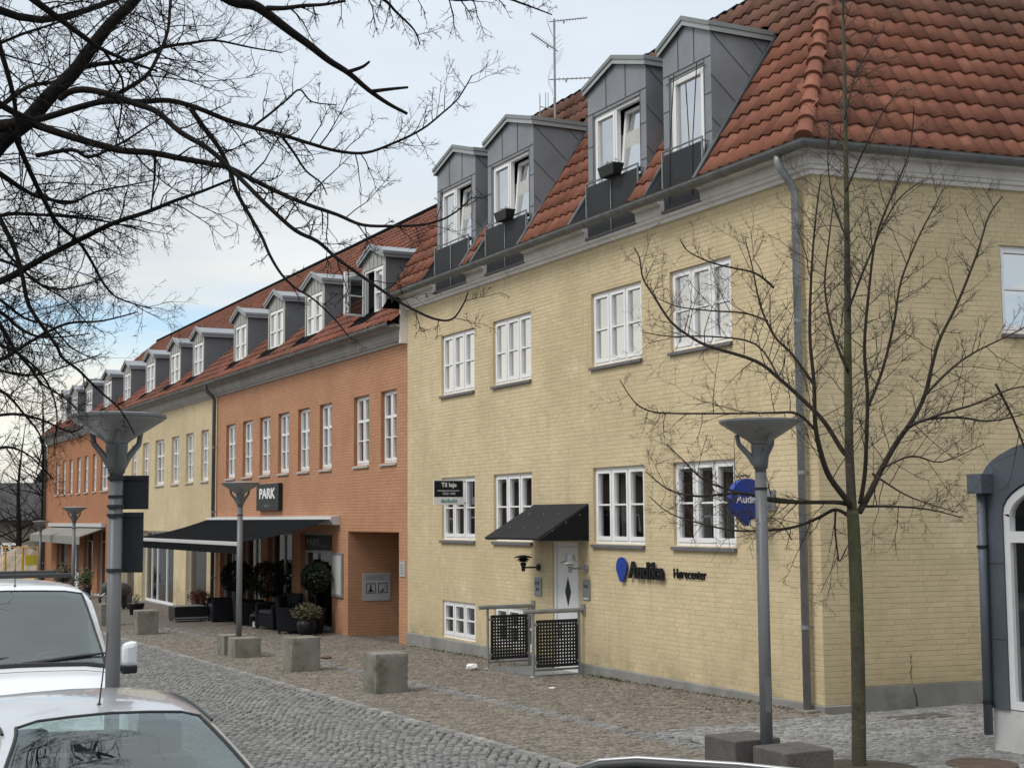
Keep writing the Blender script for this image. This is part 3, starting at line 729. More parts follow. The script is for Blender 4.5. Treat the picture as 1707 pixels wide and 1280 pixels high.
# verge board at the far end
mb = MB(); a = rp(Y1 + .06, EZ); b = rp(Y1 + .06, TOPZ)
mb.hexa([(a[0] - .02, Y1 + .05, a[2] + .02), (a[0] - .02, Y1 + .10, a[2] + .02), (a[0] + .02, Y1 + .10, a[2] - .18), (a[0] + .02, Y1 + .05, a[2] - .18), (b[0] - .02, Y1 + .05, b[2] + .02), (b[0] - .02, Y1 + .10, b[2] + .02), (b[0] + .02, Y1 + .10, b[2] - .18), (b[0] + .02, Y1 + .05, b[2] - .18)])
mb.build('verge_board', ZSEAM, roofA)
# top ridge line of half round tiles along the break
for k in range(34):
    y = HT.y + 0.34 * k
    if y > Y1: break
    mb = MB(); p = Vector(rp(y, TOPZ)); mb.tube([p + Vector((0.06, 0, -.02)), p + Vector((0.06, 0.36, -.03))], [0.11, 0.095], 10); mb.build('ridge_tile', TILE, roofA)

def plate(mb, pts, th, nrm):
    mb.extrude([tuple(p) for p in pts], tuple(Vector(nrm) * th))
def gable_roof(parent, y0, y1, xf, ze, zp, xback, over=0.09, trim=ZINCL, top=ZINC, th=0.07):
    """low zinc gable roof of a dormer, ridge running back into the main roof; xback(z) gives the main roof there"""
    ym = (y0 + y1) / 2; o = over; se = (zp - ze) / ((y1 - y0) / 2)
    a0, a1 = y0 - o, y1 + o; zl = ze - se * o
    mb = MB()
    for (ya, yb) in ((a0, ym), (a1, ym)):
        A = (xf - o, ya, zl); Bp = (xf - o, yb, zp); C = (xback(zp) + .05, yb, zp); Dp = (xback(zl) + .05, ya, zl)
        mb.hexa([A, Dp, C, Bp, (A[0], A[1], A[2] + th), (Dp[0], Dp[1], Dp[2] + th), (C[0], C[1], C[2] + th), (Bp[0], Bp[1], Bp[2] + th)])
    r = mb.build('dormer_roof', top, parent)
    for off, t0, t1, nm, mt_ in ((0.012, -0.062, 0.012, 'fascia', trim), (0.03, 0.0122, 0.078, 'verge_trim', VERGE if trim is ZINCL else trim)):   # stepped edge along gable and eaves
        mb = MB()
        for (ya, yb) in ((a0, ym), (a1, ym)):
            A = Vector((xf - o - off, ya, zl)); Bp = Vector((xf - o - off, yb, zp)); ex = Vector((off - .001, 0, 0))
            mb.hexa([tuple(A + Vector((0, 0, t0))), tuple(Bp + Vector((0, 0, t0))), tuple(Bp + Vector((0, 0, t0)) + ex), tuple(A + Vector((0, 0, t0)) + ex), tuple(A + Vector((0, 0, t1))), tuple(Bp + Vector((0, 0, t1))), tuple(Bp + Vector((0, 0, t1)) + ex), tuple(A + Vector((0, 0, t1)) + ex)])
        for ya, sg in ((a0, -1), (a1, 1)):
            xb = xback(zl); s0, s1 = sorted((ya, ya + sg * off)); mb.box(xf - o - off, xb, s0, s1, zl + t0, zl + t1)
        mb.build(nm, mt_, parent)
    return r
def tall_dormer(i, y0, y1, cols):
    xf = D + 0.01; ze, zp = 9.25, 9.51; xr = lambda z: D - ED + (z - EZ) / math.tan(PY)
    F = Frame((xf, 0, 0), (0, 1, 0), (0, 0, 1), (-1, 0, 0))
    m = 0.17; wz0, wz1 = 6.80, 8.78; hole = (y0 + m, y1 - m, wz0, wz1)
    mb = MB()
    for r in subtract([(y0, y1, 6.76, ze)], [hole]): F.quad(mb, *r, 0)
    mb.add([F.p(y0, ze), F.p(y1, ze), F.p((y0 + y1) / 2, zp)], [(0, 1, 2)])
    for a, b in (((hole[0], wz0), (hole[0], wz1)), ((hole[1], wz0), (hole[1], wz1)), ((hole[0], wz1), (hole[1], wz1))): mb.quad(F.p(*a), F.p(*b), F.p(*b, -.1), F.p(*a, -.1))
    for y in (y0, y1):                         # cheeks
        zx = EZ + (xf - D + ED) * math.tan(PY); mb.add([(xf, y, zx), (xf, y, ze), (xr(ze), y, ze)], [(0, 1, 2)])
    d = mb.build('dormer', ZINC, bA)
    mb = MB()                                  # standing seams of the sheets
    wd = y1 - y0
    for k in range(1, 3):
        y = y0 + wd * k / 3; zt = ze + (zp - ze) * (1 - abs(y - (y0 + y1) / 2) / (wd / 2)); F.box(mb, y - .004, y + .004, wz1 + .06, zt, 0, 0.010)
    for y in (y0 + m * .97, y1 - m * .97): F.box(mb, y - .004, y + .004, 6.8, wz1 + .06, 0, 0.008)
    F.box(mb, y0, y1, wz1 + .05, wz1 + .058, 0, 0.010)
    for zz in (7.75, 8.3): F.box(mb, y0, y0 + m, zz, zz + .008, 0, 0.008); F.box(mb, y1 - m, y1, zz, zz + .008, 0, 0.008)
    for y, sg in ((y0, -1), (y1, 1)):          # diagonal seams on the cheeks
        for k in range(4):
            z_hi = ze + 0.55 - 0.62 * k; p = Vector((xf, y + sg * .004, min(z_hi, ze)));
            x1_ = xf + max(0, z_hi - ze) * 1.1; a = Vector((x1_, y + sg * .004, min(z_hi, ze)))
            sl = 0.86; x2 = (a.z + sl * a.x - EZ + math.tan(PY) * (D - ED)) / (math.tan(PY) + sl); b = Vector((x2, y + sg * .004, a.z - sl * (x2 - a.x)))
            if b.x > a.x + .05: mb.tube([a, b], 0.006, 4)
    mb.build('seam', ZSEAM, d)
    for y, sg in ((y0, -1), (y1, 1)):          # dark flashing beside the dormer, down to the gutter
        mb = MB(); a, b = sorted((y + sg * .002, y + sg * .09))
        for (z0, z1) in ((EZ + .03, ze - .02),):
            n = Vector((-math.sin(PY), 0, math.cos(PY))) * 0.035
            A = Vector((xr(z0), a, z0)); Bv = Vector((xr(z0), b, z0)); C = Vector((xr(z1), b, z1)); Dv = Vector((xr(z1), a, z1))
            mb.hexa([tuple(q) for q in (A, Bv, C, Dv)] + [tuple(q + n) for q in (A, Bv, C, Dv)])
        mb.add([(D - ED + .05, y, EZ - .02), (xf, y, EZ - .02), (xf, y, 7.50), (D - ED + .05, y, EZ + .08)], [(0, 1, 2, 3)])
        mb.build('flashing', ZSEAM, d)
    gable_roof(d, y0, y1, xf, ze, zp, xr, over=0.05)
    # window: fixed light and a tilted sash
    if cols == 2:
        ym = (y0 + y1) / 2 + 0.02
        window(d, F, ym + .02, y1 - m, wz0, wz1, 1, (), rec=0.05, sill=None, fw=.05, name='window_frame', flat=True)
        mb = MB()
        for b_ in ((y0 + m, ym + .0199, wz0, wz0 + .05), (y0 + m, ym + .0199, wz1 - .05, wz1), (y0 + m, y0 + m + .05, wz0 + .05, wz1 - .05)): F.box(mb, *b_, -.11, -.038)
        mb.build('window_frame', WHITE, d)
        # tilted sash, hinged at its bottom
        T = Frame(F.p(0, wz0 + .05, -.05), (0, 1, 0), (math.sin(rad(5)), 0, math.cos(rad(5))), (-1, 0, 0))
        a, b, h_ = y0 + m + .055, ym + .01, wz1 - wz0 - .11
        mb = MB()
        for b_ in ((a, a + .06, 0, h_), (b - .06, b, 0, h_), (a + .06, b - .06, 0, .06), (a + .06, b - .06, h_ - .06, h_)): T.box(mb, *b_, -.03, .03)
        mb.build('sash', WHITE, d); mb = MB(); T.quad(mb, a + .06, b - .06, .06, h_ - .06, 0.0); mb.build('pane', GLASS, d)
    else:
        window(d, F, y0 + m, y1 - m, wz0, wz1, 1, (), rec=0.05, sill=None, fw=.06, sw=.06, name='window_frame', flat=True)
    mb = MB(); F.quad(mb, y0 + .05, y1 - .05, 6.78, ze, -0.9); mb.build('interior', INT, d)
    mb = MB(); F.quad(mb, y0 + m + .05, y1 - m - .05, 6.9, 8.35, -0.16); mb.build('blind', CURT, d)
    # railing with louvred panel
    rl = MB(); ra, rb = y0 + m - .07, y1 - m + .07; rz = 7.68
    rl.tube([F.p(ra, 6.80, .10), F.p(ra, rz, .10), F.p(rb, rz, .10), F.p(rb, 6.80, .10)], 0.017, 6)
    for y in (ra, rb): rl.tube([F.p(y, rz - .05, .10), F.p(y, rz - .05, 0)], .012, 5); rl.tube([F.p(y, 6.84, .10), F.p(y, 6.84, 0)], .012, 5)
    if cols == 2: rl.tube([F.p((ra + rb) / 2, 6.80, .115), F.p((ra + rb) / 2, rz, .115)], .009, 5)
    rail = rl.build('railing', GALV, d)
    mb = MB()
    for k in range(20):
        z = 6.80 + k * 0.041; mb.hexa([F.p(ra + .03, z, .075), F.p(rb - .03, z, .075), F.p(rb - .03, z, .083), F.p(ra + .03, z, .083), F.p(ra + .03, z + .043, .097), F.p(rb - .03, z + .043, .097), F.p(rb - .03, z + .043, .105), F.p(ra + .03, z + .043, .105)])
    F.box(mb, ra + .03, rb - .03, 6.80, 7.62, .062, .070)
    mb.build('louvre_panel', LOUV, d)
    mb = MB(); F.box(mb, y0 + .118, y1 - .118, 6.762, 6.798, -0.02, 0.15); mb.build('balcony_sill', SILL, d)
    if cols == 1:
        mb = MB()
        for y in (y0 + .30, y1 - .34): mb.tube([F.p(y, 8.80, .03), F.p(y + .03, 7.7, .10), F.p(y + .05, 6.9, .11)], .008, 5)
        mb.tube([F.p(y0 + .1, 8.72, .02), F.p(y1 - .1, 8.70, .02)], .006, 5); mb.build('cable', DARKM, d)
    return d
for i, (a, b, k) in enumerate(DORM): tall_dormer(i, a, b, k)
set_base(bA, (D + 3, 21, 0))
# ------------------------------------------------------------------ the row behind: orange, yellow, orange
PB = rad(41.3); EZB = 6.40; EDB = 0.335; XRB = 16.7
ZR = EZB + (XRB - (D - EDB)) * math.tan(PB)
FRB = Frame((D - EDB, 0, EZB), (0, 1, 0), (math.cos(PB), 0, math.sin(PB)), (-math.sin(PB), 0, math.cos(PB)))
xrb = lambda z: D - EDB + (z - EZB) / math.tan(PB)
CLAD = material('pale grey dormer cladding', (0.36, 0.355, 0.335), 0.6, 0.12, 3.0, metallic=0.1)
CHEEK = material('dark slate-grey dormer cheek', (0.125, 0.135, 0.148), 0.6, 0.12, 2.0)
ZTOP = material('bright zinc dormer top', (0.27, 0.29, 0.305), 0.4, 0.1, 2.0, metallic=0.4)
CORN2 = material('shade-darkened cornice', (0.40, 0.39, 0.37), 0.75, 0.14, 2.0, spots=[((0.22, 0.21, 0.20), 1.5, 0.50, 0.72, 0.6)])  # darker than the pale cornice: the shade it stands in is put into the colour
def small_dormer(parent, y0, y1, opened=False):
    xf = D + 0.35; ze, zp = 8.24, 8.50; F = Frame((xf, 0, 0), (0, 1, 0), (0, 0, 1), (-1, 0, 0))
    zb = EZB + (xf - D + EDB) * math.tan(PB) - .05; wz0, wz1 = 6.92, 8.02; m = 0.13
    hole = (y0 + m, y1 - m, wz0, wz1); mb = MB()
    for r in subtract([(y0, y1, zb, ze)], [hole]): F.quad(mb, *r, 0)
    mb.add([F.p(y0, ze), F.p(y1, ze), F.p((y0 + y1) / 2, zp)], [(0, 1, 2)])
    d = mb.build('dormer', CLAD, parent)
    for y in (y0, y1):
        mb = MB(); mb.add([(xf, y, zb), (xf, y, ze), (xrb(ze), y, ze)], [(0, 1, 2)]); mb.build('cheek', CHEEK, d)
    mb = MB()
    for k in range(1, 6):
        y = y0 + (y1 - y0) * k / 6; zt = ze + (zp - ze) * (1 - abs(y - (y0 + y1) / 2) / ((y1 - y0) / 2)); F.box(mb, y - .006, y + .006, wz1 + .02, zt, 0, 0.014)
    mb.build('seam', CLAD, d)
    gable_roof(d, y0, y1, xf, ze, zp, xrb, over=0.08, trim=ZTOP, top=ZTOP, th=0.04)
    if not opened: window(d, F, *hole, 2, ((0.45, 0.03),), rec=0.03, sill=None, fw=.05, name='window_frame', flat=True)
    else:
        ym = (y0 + y1) / 2
        window(d, F, y0 + m, ym, wz0, wz1, 1, ((0.45, 0.03),), rec=0.03, sill=None, fw=.05, name='window_frame', flat=True)
        mb = MB()
        for b_ in ((ym + .0005, y1 - m, wz0, wz0 + .05), (ym + .0005, y1 - m, wz1 - .05, wz1), (y1 - m - .05, y1 - m, wz0 + .05, wz1 - .05)): F.box(mb, *b_, -.09, -.02)
        mb.build('window_frame', WHITE, d)
        a_ = rad(78); O = Frame(F.p(y1 - m - .05, wz0 + .05, 0.01), (-math.sin(a_), -math.cos(a_), 0), (0, 0, 1), (math.cos(a_), -math.sin(a_), 0))
        wd, hh = ym and (y1 - m - .05 - ym), wz1 - wz0 - .1; s = .05; mb = MB()
        for b_ in ((0, s, 0, hh), (wd - s, wd, 0, hh), (s, wd - s, 0, s), (s, wd - s, hh - s, hh), (s, wd - s, hh * .45, hh * .45 + .03)): O.box(mb, *b_, -.02, .02)
        mb.build('open_sash', WHITE, d); mb = MB(); O.quad(mb, s, wd - s, s, hh - s, 0); mb.build('pane', GLASS, d)
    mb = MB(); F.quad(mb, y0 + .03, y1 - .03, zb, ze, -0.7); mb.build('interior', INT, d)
    return d
def row_house(name, label, y0, y1, wins, shop, mortar, mat, dormers, opened=None, wall_bricks=True):
    b = empty(name); tag(b, label, 'building')
    zb = -1.3
    holes = [(a, c, 3.555, 5.085) for a, c in wins] + shop
    brick_wall(b, FA, (y0, y1, zb, 6.06), holes, mortar, mat, bricks=wall_bricks, reveal=0.20)
    mb = MB()
    for a, c in (((D, y1), (2 * XRB - D, y1)), ((2 * XRB - D, y1), (2 * XRB - D, y0)), ((2 * XRB - D, y0), (D, y0))): mb.quad((*a, zb), (*c, zb), (*c, 6.3), (*a, 6.3))
    mb.build('wall', mortar, b)
    mb = MB(); mb.add([(D, y1 - .01, 6.3), (2 * XRB - D, y1 - .01, 6.3), (XRB, y1 - .01, ZR - .1)], [(0, 1, 2)]); mb.build('gable', mortar, b)
    for a, c in wins:
        window(b, FA, a, c, 3.555, 5.085, 2, ((0.33, 0.024), (0.655, 0.055)), rec=0.10, fw=.045, sw=.035, sill=SILLP, silld=0.04, gl=GLASSM)
    interior(b, FA, y0 + .15, y1 - .15, [-1.2, 3.2, 6.2], 2.6)
    mb = MB(); pr = [(-.05, 6.0), (.035, 6.0), (.05, 6.05), (.09, 6.065), (.10, 6.11), (.12, 6.115), (.135, 6.29), (.19, 6.33), (.26, 6.345), (.265, 6.365), (-.05, 6.365)]
    sweep(mb, pr, [st_front(y0 + .002), st_front(y1 - .002)]); mb.build('cornice', CORN2, b)
    mb = MB(); sweep(mb, gutter_prof(0.37, 6.40), [st_front(y0 + .002), st_front(y1 - .002)]); mb.build('gutter', GUTTER, b)
    bracket_rings(b, 0.37, 6.40, [(st_front(y), (0, 1, 0)) for y in np.arange(y0 + .3, y1, 0.8)])
    mb = MB(); mb.quad((D - EDB, y0, EZB), (D - EDB, y1, EZB), (XRB, y1, ZR), (XRB, y0, ZR)); mb.quad((XRB, y0, ZR), (XRB, y1, ZR), (2 * XRB - D + EDB, y1, EZB), (2 * XRB - D + EDB, y0, EZB))
    r = mb.build('roof', TILE2, b)
    def keep(u, v):
        if not (y0 - .05 < u < y1 + .05) or v > (XRB - D + EDB) / math.cos(PB): return False
        zz = EZB + v * math.sin(PB)
        for a, c in dormers:
            if a - .03 < u < c + .03 and EZB + .30 < zz < 8.50 - .33 * abs(u - (a + c) / 2): return False
        return True
    tiles(r, FRB, int((y1 - y0) / TW) + 1, 23, y0, keep, TILE2)
    mb = MB(); mb.tube([(XRB, y0, ZR + .02), (XRB, y1, ZR + .02)], 0.11, 10); mb.build('ridge_cap', TILE2, r)
    for a, c in dormers: small_dormer(b, a, c, opened == a)
    return b
WB = [(27.946, 28.83), (29.546, 30.48), (31.958, 32.808), (33.56, 34.436), (35.156, 36.05), (36.75, 37.68), (38.37, 39.29), (40.05, 40.98)]
WCc = [(42.94, 43.81), (44.74, 45.68), (46.60, 47.60), (48.66, 49.94), (50.97, 51.90), (52.8, 53.7)]
WD = [(58.05, 59.55), (60.45, 61.25), (62.25, 63.1), (64.0, 64.85), (65.9, 66.75), (67.7, 68.5), (69.55, 70.4)]
shopB = [(31.89, 34.22, -0.9, 2.03), (34.86, 36.9, -0.9, 2.03), (37.5, 39.3, -0.9, 2.03), (39.9, 41.5, -0.9, 2.03), (27.81, 30.83, -0.9, 2.09)]
shopC = [(43.0, 45.5, -0.85, 1.95), (47.1, 51.75, -0.85, 1.99), (53.0, 55.0, -0.85, 1.95)]
shopD = [(58.3, 59.9, -0.9, 1.98), (60.9, 62.9, -0.9, 1.98), (63.9, 65.9, -0.9, 1.98), (67.0, 69.6, -0.9, 1.98)]
bB = row_house('orange_building', 'orange painted brick building with dark awning and open passage beside the yellow corner house', Y1 + .012, 42.0, WB, shopB, OMORT, OBRICK, [(29.44, 30.9), (33.5, 35.0), (36.65, 38.15), (40.1, 41.55)], 29.44)
bC = row_house('yellow_building', 'narrow yellow painted brick building between the two orange ones', 42.0, 55.6, WCc, shopC, YMORT, YBRICK, [(44.94, 46.35), (47.95, 49.5), (51.65, 53.2)])
bD = row_house('orange_building', 'farthest orange painted brick building at the end of the row, with pale awning', 55.6, 73.0, WD, shopD, OMORT, OBRICK, [(55.75, 57.1), (59.4, 61.0), (63.5, 65.0), (67.0, 68.6), (69.8, 71.3)], wall_bricks=False)
DPM = material('dark grey downpipe', (0.10, 0.105, 0.11), 0.5, 0.2, 3.0, metallic=0.3)
for b, y, zb in ((bB, 41.95, 2.0), (bD, 72.75, -0.7)):
    o = downpipe(b, y, 6.36, zb if b is bD else -0.33, 0.37, r=0.055); o.data.materials[0] = DPM
# shop fronts ------------------------------------------------------------
SHOPF = material('grey shop frame', (0.42, 0.43, 0.43), 0.4, 0.1, 3.0)
def shopfront(b, u0, u1, v1, bars, mat=SHOPF, rec=0.14, fascia=0.0, vb=None):
    vb = gz((u0 + u1) / 2) + 0.02 if vb is None else vb
    f = MB(); d0, d1 = -rec - .06, -rec
    FA.box(f, u0, u0 + .06, vb, v1, d0, d1); FA.box(f, u1 - .06, u1, vb, v1, d0, d1); FA.box(f, u0 + .06, u1 - .06, vb, vb + .08, d0, d1); FA.box(f, u0 + .06, u1 - .06, v1 - .06, v1, d0, d1)
    xs = [u0 + .06] + [u0 + (u1 - u0) * t for t in bars] + [u1 - .06]
    for x in xs[1:-1]: FA.box(f, x - .03, x + .03, vb + .08, v1 - .06, d0, d1)
    zt = v1 - .06
    if fascia: FA.box(f, u0 + .06, u1 - .06, v1 - fascia - .05, v1 - fascia, d0 - .002, d1 + .002); zt = v1 - fascia - .05
    w_ = f.build('shop_window', mat, b)
    for a, c in zip(xs, xs[1:]):
        p = MB(); FA.quad(p, a, c, vb + .08, zt, -rec - .03); p.build('pane', GLASSD, w_)
        if fascia: p = MB(); FA.quad(p, a, c, v1 - fascia, v1 - .06, -rec - .03); p.build('pane', GLASSD, w_)
    mb = MB(); FA.box(mb, u0, u1, -1.2, vb, -.2, -.02); mb.build('threshold', PLINTH, w_)
    return w_
shopfront(bB, 31.89, 34.22, 2.03, (), fascia=0.42)
shopfront(bB, 34.86, 36.9, 2.03, (0.5,)); shopfront(bB, 37.5, 39.3, 2.03, (0.5,)); shopfront(bB, 39.9, 41.5, 2.03, (0.5,))
shopfront(bC, 43.0, 45.5, 1.95, ()); sw_ = shopfront(bC, 47.1, 51.75, 1.99, (0.33, 0.62, 0.80), mat=WHITE, fascia=0.32); shopfront(bC, 53.0, 55.0, 1.95, ())
for a, c, _, z in shopD[:2] + shopD[3:]: shopfront(bD, a, c, z, (0.5,) if c - a > 2.1 else (), fascia=0.45)
mb = MB(); FA.box(mb, 63.9, 65.9, gz(65), 1.98, -.2, -.15); dd = mb.build('shop_door', WHITE, bD)
mb = MB(); FA.box(mb, 64.5, 65.3, 0.1, 1.35, -.149, -.14); mb.build('pane', DARKM, dd)
# passage through the orange building
mb = MB(); p0, p1 = 27.81, 30.83
for a, c in (((p0, -.9), (p0, 2.09)), ((p1, -.9), (p1, 2.09)), ((p0, 2.09), (p1, 2.09))): mb.quad(FA.p(*a, -.2), FA.p(*c, -.2), FA.p(*c, -3.4), FA.p(*a, -3.4))
FA.quad(mb, p0, p1, -.9, 2.09, -3.4)
mb.build('passage_lining', OMORT, bB)
P = Frame((D, p1 - .006, 0), (1, 0, 0), (0, 0, 1), (0, -1, 0))    # far side wall of the passage, seen from the street
brick_wall(bB, P, (0.0, 3.4, -0.9, 2.09), [], OMORT, OBRICK)
SIGNG = material('grey sign sheet', (0.40, 0.41, 0.42), 0.5, 0.05, 4.0)
set_base(bB, (D + 3, 35, gz(35))); set_base(bC, (D + 3, 49, gz(49))); set_base(bD, (D + 3, 64, gz(64)))

# ------------------------------------------------------------------ signs and fittings on the facades
BLUE = material('cobalt blue enamel', (0.012, 0.045, 0.30), 0.35, 0.04, 4)
INK = material('black lettering', (0.012, 0.013, 0.016), 0.5, spec=0.2)
WLET = material('white lettering', (0.78, 0.78, 0.78), 0.5)
GLET = material('grey lettering', (0.20, 0.20, 0.20), 0.6)
TEAL = material('teal lettering', (0.02, 0.22, 0.24), 0.5)
s = empty('passage_sign'); tag(s, 'grey metal notice with two black pictograms on the passage wall', 'sign')
mb = MB(); P.box(mb, 0.35, 1.02, 0.53, 1.15, 0.0, 0.015); mb.build('board', SIGNG, s)
for u in (0.43, 0.72):
    mb = MB()
    for b_ in ((u, u + .012, .70, .92), (u + .21, u + .222, .70, .92), (u, u + .222, .70, .712), (u, u + .222, .908, .92)): P.box(mb, *b_, .0155, .019)
    if u < .5: mb.extrude([P.p(u + .05, .73, .016), P.p(u + .17, .74, .016), P.p(u + .12, .80, .016), P.p(u + .13, .88, .016), P.p(u + .10, .88, .016), P.p(u + .09, .80, .016)], (0, -.003, 0))
    else: mb.extrude([P.p(u + .03, .73, .016), P.p(u + .09, .76, .016), P.p(u + .19, .87, .016), P.p(u + .13, .79, .016), P.p(u + .12, .73, .016)], (0, -.003, 0))
    mb.build('pictogram', INK, s)
for k, wl in enumerate((.5, .42, .46)): 
    mb = MB(); P.box(mb, 0.42, 0.42 + wl, 1.085 - k * .04, 1.098 - k * .04, .0155, .018); mb.build('text_line', GLET, s)
for u in (0.37, 1.0):
    for v in (.55, 1.13): mb = MB(); mb.tube([P.p(u, v, .01), P.p(u, v, .021)], .008, 6); mb.build('screw', GALV, s)
set_base(s, P.p(.68, .53, .01))
s = empty('house_plaque'); tag(s, 'small grey plaque on the orange pier beside the passage', 'sign')
mb = MB(); FA.box(mb, 27.45, 27.72, 1.19, 1.50, 0.0, 0.02); mb.build('plate', SIGNG, s)
for k in range(4): mb = MB(); FA.box(mb, 27.50 + .02 * (k % 2), 27.68, 1.25 + k * .055, 1.27 + k * .055, .0205, .023); mb.build('text_line', GLET, s)
set_base(s, FA.p(27.58, 1.19, .01))
BOARD = material('anthracite sign board', (0.016, 0.019, 0.021), 0.5, spec=0.25)
s = empty('restaurant_sign'); tag(s, 'square black PARK sign fixed high on the orange wall above the awning', 'sign')
mb = MB(); FA.box(mb, 35.62, 37.55, 2.60, 3.30, 0.01, 0.12); mb.build('board', BOARD, s, bevel=.01)
text_on(FA, 'PARK', 36.6, 3.03, 0.122, 0.36, WLET, s, depth=.004, sx=1.55, bold=0.012)
text_on(FA, 'BISTRO', 36.6, 2.72, 0.122, 0.10, GLET, s, depth=.003, sx=1.5)
set_base(s, FA.p(36.6, 2.60, .01))
s = empty('fascia_sign'); tag(s, 'dark glass fascia sign with faint PARK lettering below the awning', 'sign')
mb = MB(); FA.box(mb, 31.98, 34.13, 1.63, 1.98, -.138, -.10); mb.build('board', BOARD, s)
text_on(FA, 'PARK', 33.5, 1.80, -.098, 0.25, GLET, s, depth=.003, sx=1.7, bold=.004); text_on(FA, 'bistro', 32.7, 1.745, -.098, .11, GLET, s, depth=.003, sx=1.5)
set_base(s, FA.p(33.1, 1.63, -.1))
s = empty('menu_case'); tag(s, 'tall pale menu case on the orange pier left of the passage', 'menu board')
mb = MB(); FA.box(mb, 31.10, 31.80, 0.60, 1.60, 0.0, 0.05); mb.build('frame', GALV, s, bevel=.008)
mb = MB(); FA.box(mb, 31.16, 31.74, 0.66, 1.54, 0.0501, 0.054); mb.build('paper', material('pale paper', (0.52, 0.53, 0.50), .5, .06, 3), s)
set_base(s, FA.p(31.45, .60, .02))
# Audika: lettering and blue drop on the wall
s = empty('wall_lettering'); tag(s, 'blue drop and black Audika Hørecenter lettering on the yellow wall', 'sign')
mb = MB(); pts = []
for k in range(24):
    a = 2 * math.pi * k / 24; x, y = 0.145 * math.cos(a), 0.150 * math.sin(a)
    if y < -0.11: x *= 0.55; y = -0.205 - 0.015 * (1 - abs(x))
    pts.append(FA.p(18.84 - x + 0.0, 1.63 + y, 0.03))
mb.extrude(pts, (-0.03, 0, 0)); mb.build('drop', BLUE, s)
text_on(FA, 'Audika', 18.14, 1.585, 0.05, 0.35, INK, s, depth=0.022, sx=0.96, bold=0.006)
text_on(FA, 'Hørecenter', 17.06, 1.575, 0.012, 0.20, INK, s, depth=0.01, sx=0.86)
set_base(s, FA.p(18.2, 1.4, .02))
# round projecting sign
yq = 15.14; SP = Frame((0, yq, 0), (1, 0, 0), (0, 0, 1), (0, -1, 0))
s = empty('projecting_sign'); tag(s, 'round blue speech-bubble Audika sign projecting from the wall behind the street lamp', 'sign')
cxs, czs, R_ = 10.985, 2.60, 0.265; pts = []
for k in range(40):
    a = rad(-70) + 2 * math.pi * k / 40 * (320 / 360.0) + rad(20); pts.append((cxs + R_ * math.cos(a), czs + R_ * math.sin(a)))
pts += [(cxs + .02 - .12, czs - R_ + .02), (cxs + .005, czs - R_ - .075), (cxs + .02, czs - R_ + .01)]
pts = [(cxs + R_ * math.cos(rad(t)), czs + R_ * math.sin(rad(t))) for t in range(-85, 246, 9)] + [(cxs - .01, czs - R_ - .075)]
mb = MB(); mb.extrude([SP.p(u, v, .05) for u, v in pts], (0, .10, 0)); mb.build('disc', BLUE, s)
text_on(SP, 'Audika', cxs + .01, czs, .052, .15, WLET, s, depth=.002, sx=.95, bold=.002, flip=False)
mb = MB(); mb.box(cxs + R_ - .03, D - .01, yq - .02, yq + .02, 2.58, 2.62); mb.box(D - .03, D - .002, yq - .09, yq + .09, 2.46, 2.72); mb.build('bracket', GALV, s)
mb = MB(); rr = random.Random(3)
for k in range(46): 
    a = Vector((cxs + rr.uniform(-.10, .06), yq + rr.uniform(-.05, .05), czs + R_ + .012 + rr.uniform(0, .025))); mb.tube([a, a + Vector((rr.uniform(-.06, .06), rr.uniform(-.04, .04), rr.uniform(-.005, .03)))], .0035, 3)
tag(mb.build('twig_litter', TWIGB, s), kind='stuff')
set_base(s, (D, yq, 2.5))
# to let sign
s = empty('to_let_sign'); tag(s, 'black and white Til leje estate agent sign projecting in front of a ground floor window', 'sign')
yt = 24.62; T_ = Frame((0, yt, 0), (1, 0, 0), (0, 0, 1), (0, -1, 0)); x0, x1 = 10.78, 11.39
mb = MB(); T_.box(mb, x0, x1, 2.63, 3.09, -.012, .012); mb.build('board', WLET, s)
mb = MB(); T_.box(mb, x0 + .004, x1 - .02, 2.775, 3.075, .0125, .015); mb.build('black_field', INK, s)
text_on(T_, 'Til leje', (x0 + x1) / 2, 2.995, .0155, .115, WLET, s, depth=.001, sx=1.0, bold=.003, flip=False)
mb = MB(); T_.box(mb, x0 + .07, x1 - .09, 2.885, 2.895, .0155, .0165); mb.build('rule', WLET, s)
text_on(T_, '7262 1444', (x0 + x1) / 2, 2.835, .0155, .062, WLET, s, depth=.001, flip=False)
text_on(T_, 'danbolig', (x0 + x1) / 2, 2.70, .0155, .10, TEAL, s, depth=.001, bold=.002, flip=False)
mb = MB(); mb.tube([(x1 - .01, yt, 2.66), (x1 + .05, yt, 2.66)], .012, 6); mb.tube([(x1 - .01, yt, 3.06), (x1 + .05, yt, 3.06)], .012, 6); mb.build('bracket', GALV, s)
set_base(s, (D, yt, 2.63))
for nm, lab, u0, u1, v0, v1, tx in (('door_plaque', 'narrow silver plaque left of the white door under the canopy', 21.50, 21.75, 1.07, 1.38, ('KVIC', 'IBA')), ('door_plaque', 'grey plaque right of the white door with small dark script', 19.87, 20.10, 1.08, 1.40, ('Body',))):
    s = empty(nm); tag(s, lab, 'sign'); mb = MB(); FA.box(mb, u0, u1, v0, v1, 0.004, 0.02); mb.build('plate', GALV, s, bevel=.003)
    for k, q in enumerate(tx): text_on(FA, q, (u0 + u1) / 2, v1 - .10 - k * .10, .021, .085, INK, s, depth=.001, sx=.85)
    if len(tx) == 1: mb = MB(); FA.box(mb, u0 + .05, u1 - .03, v0 + .015, v0 + .035, .0205, .023); mb.build('strip', WLET, s)
    set_base(s, FA.p((u0 + u1) / 2, v0, .01))
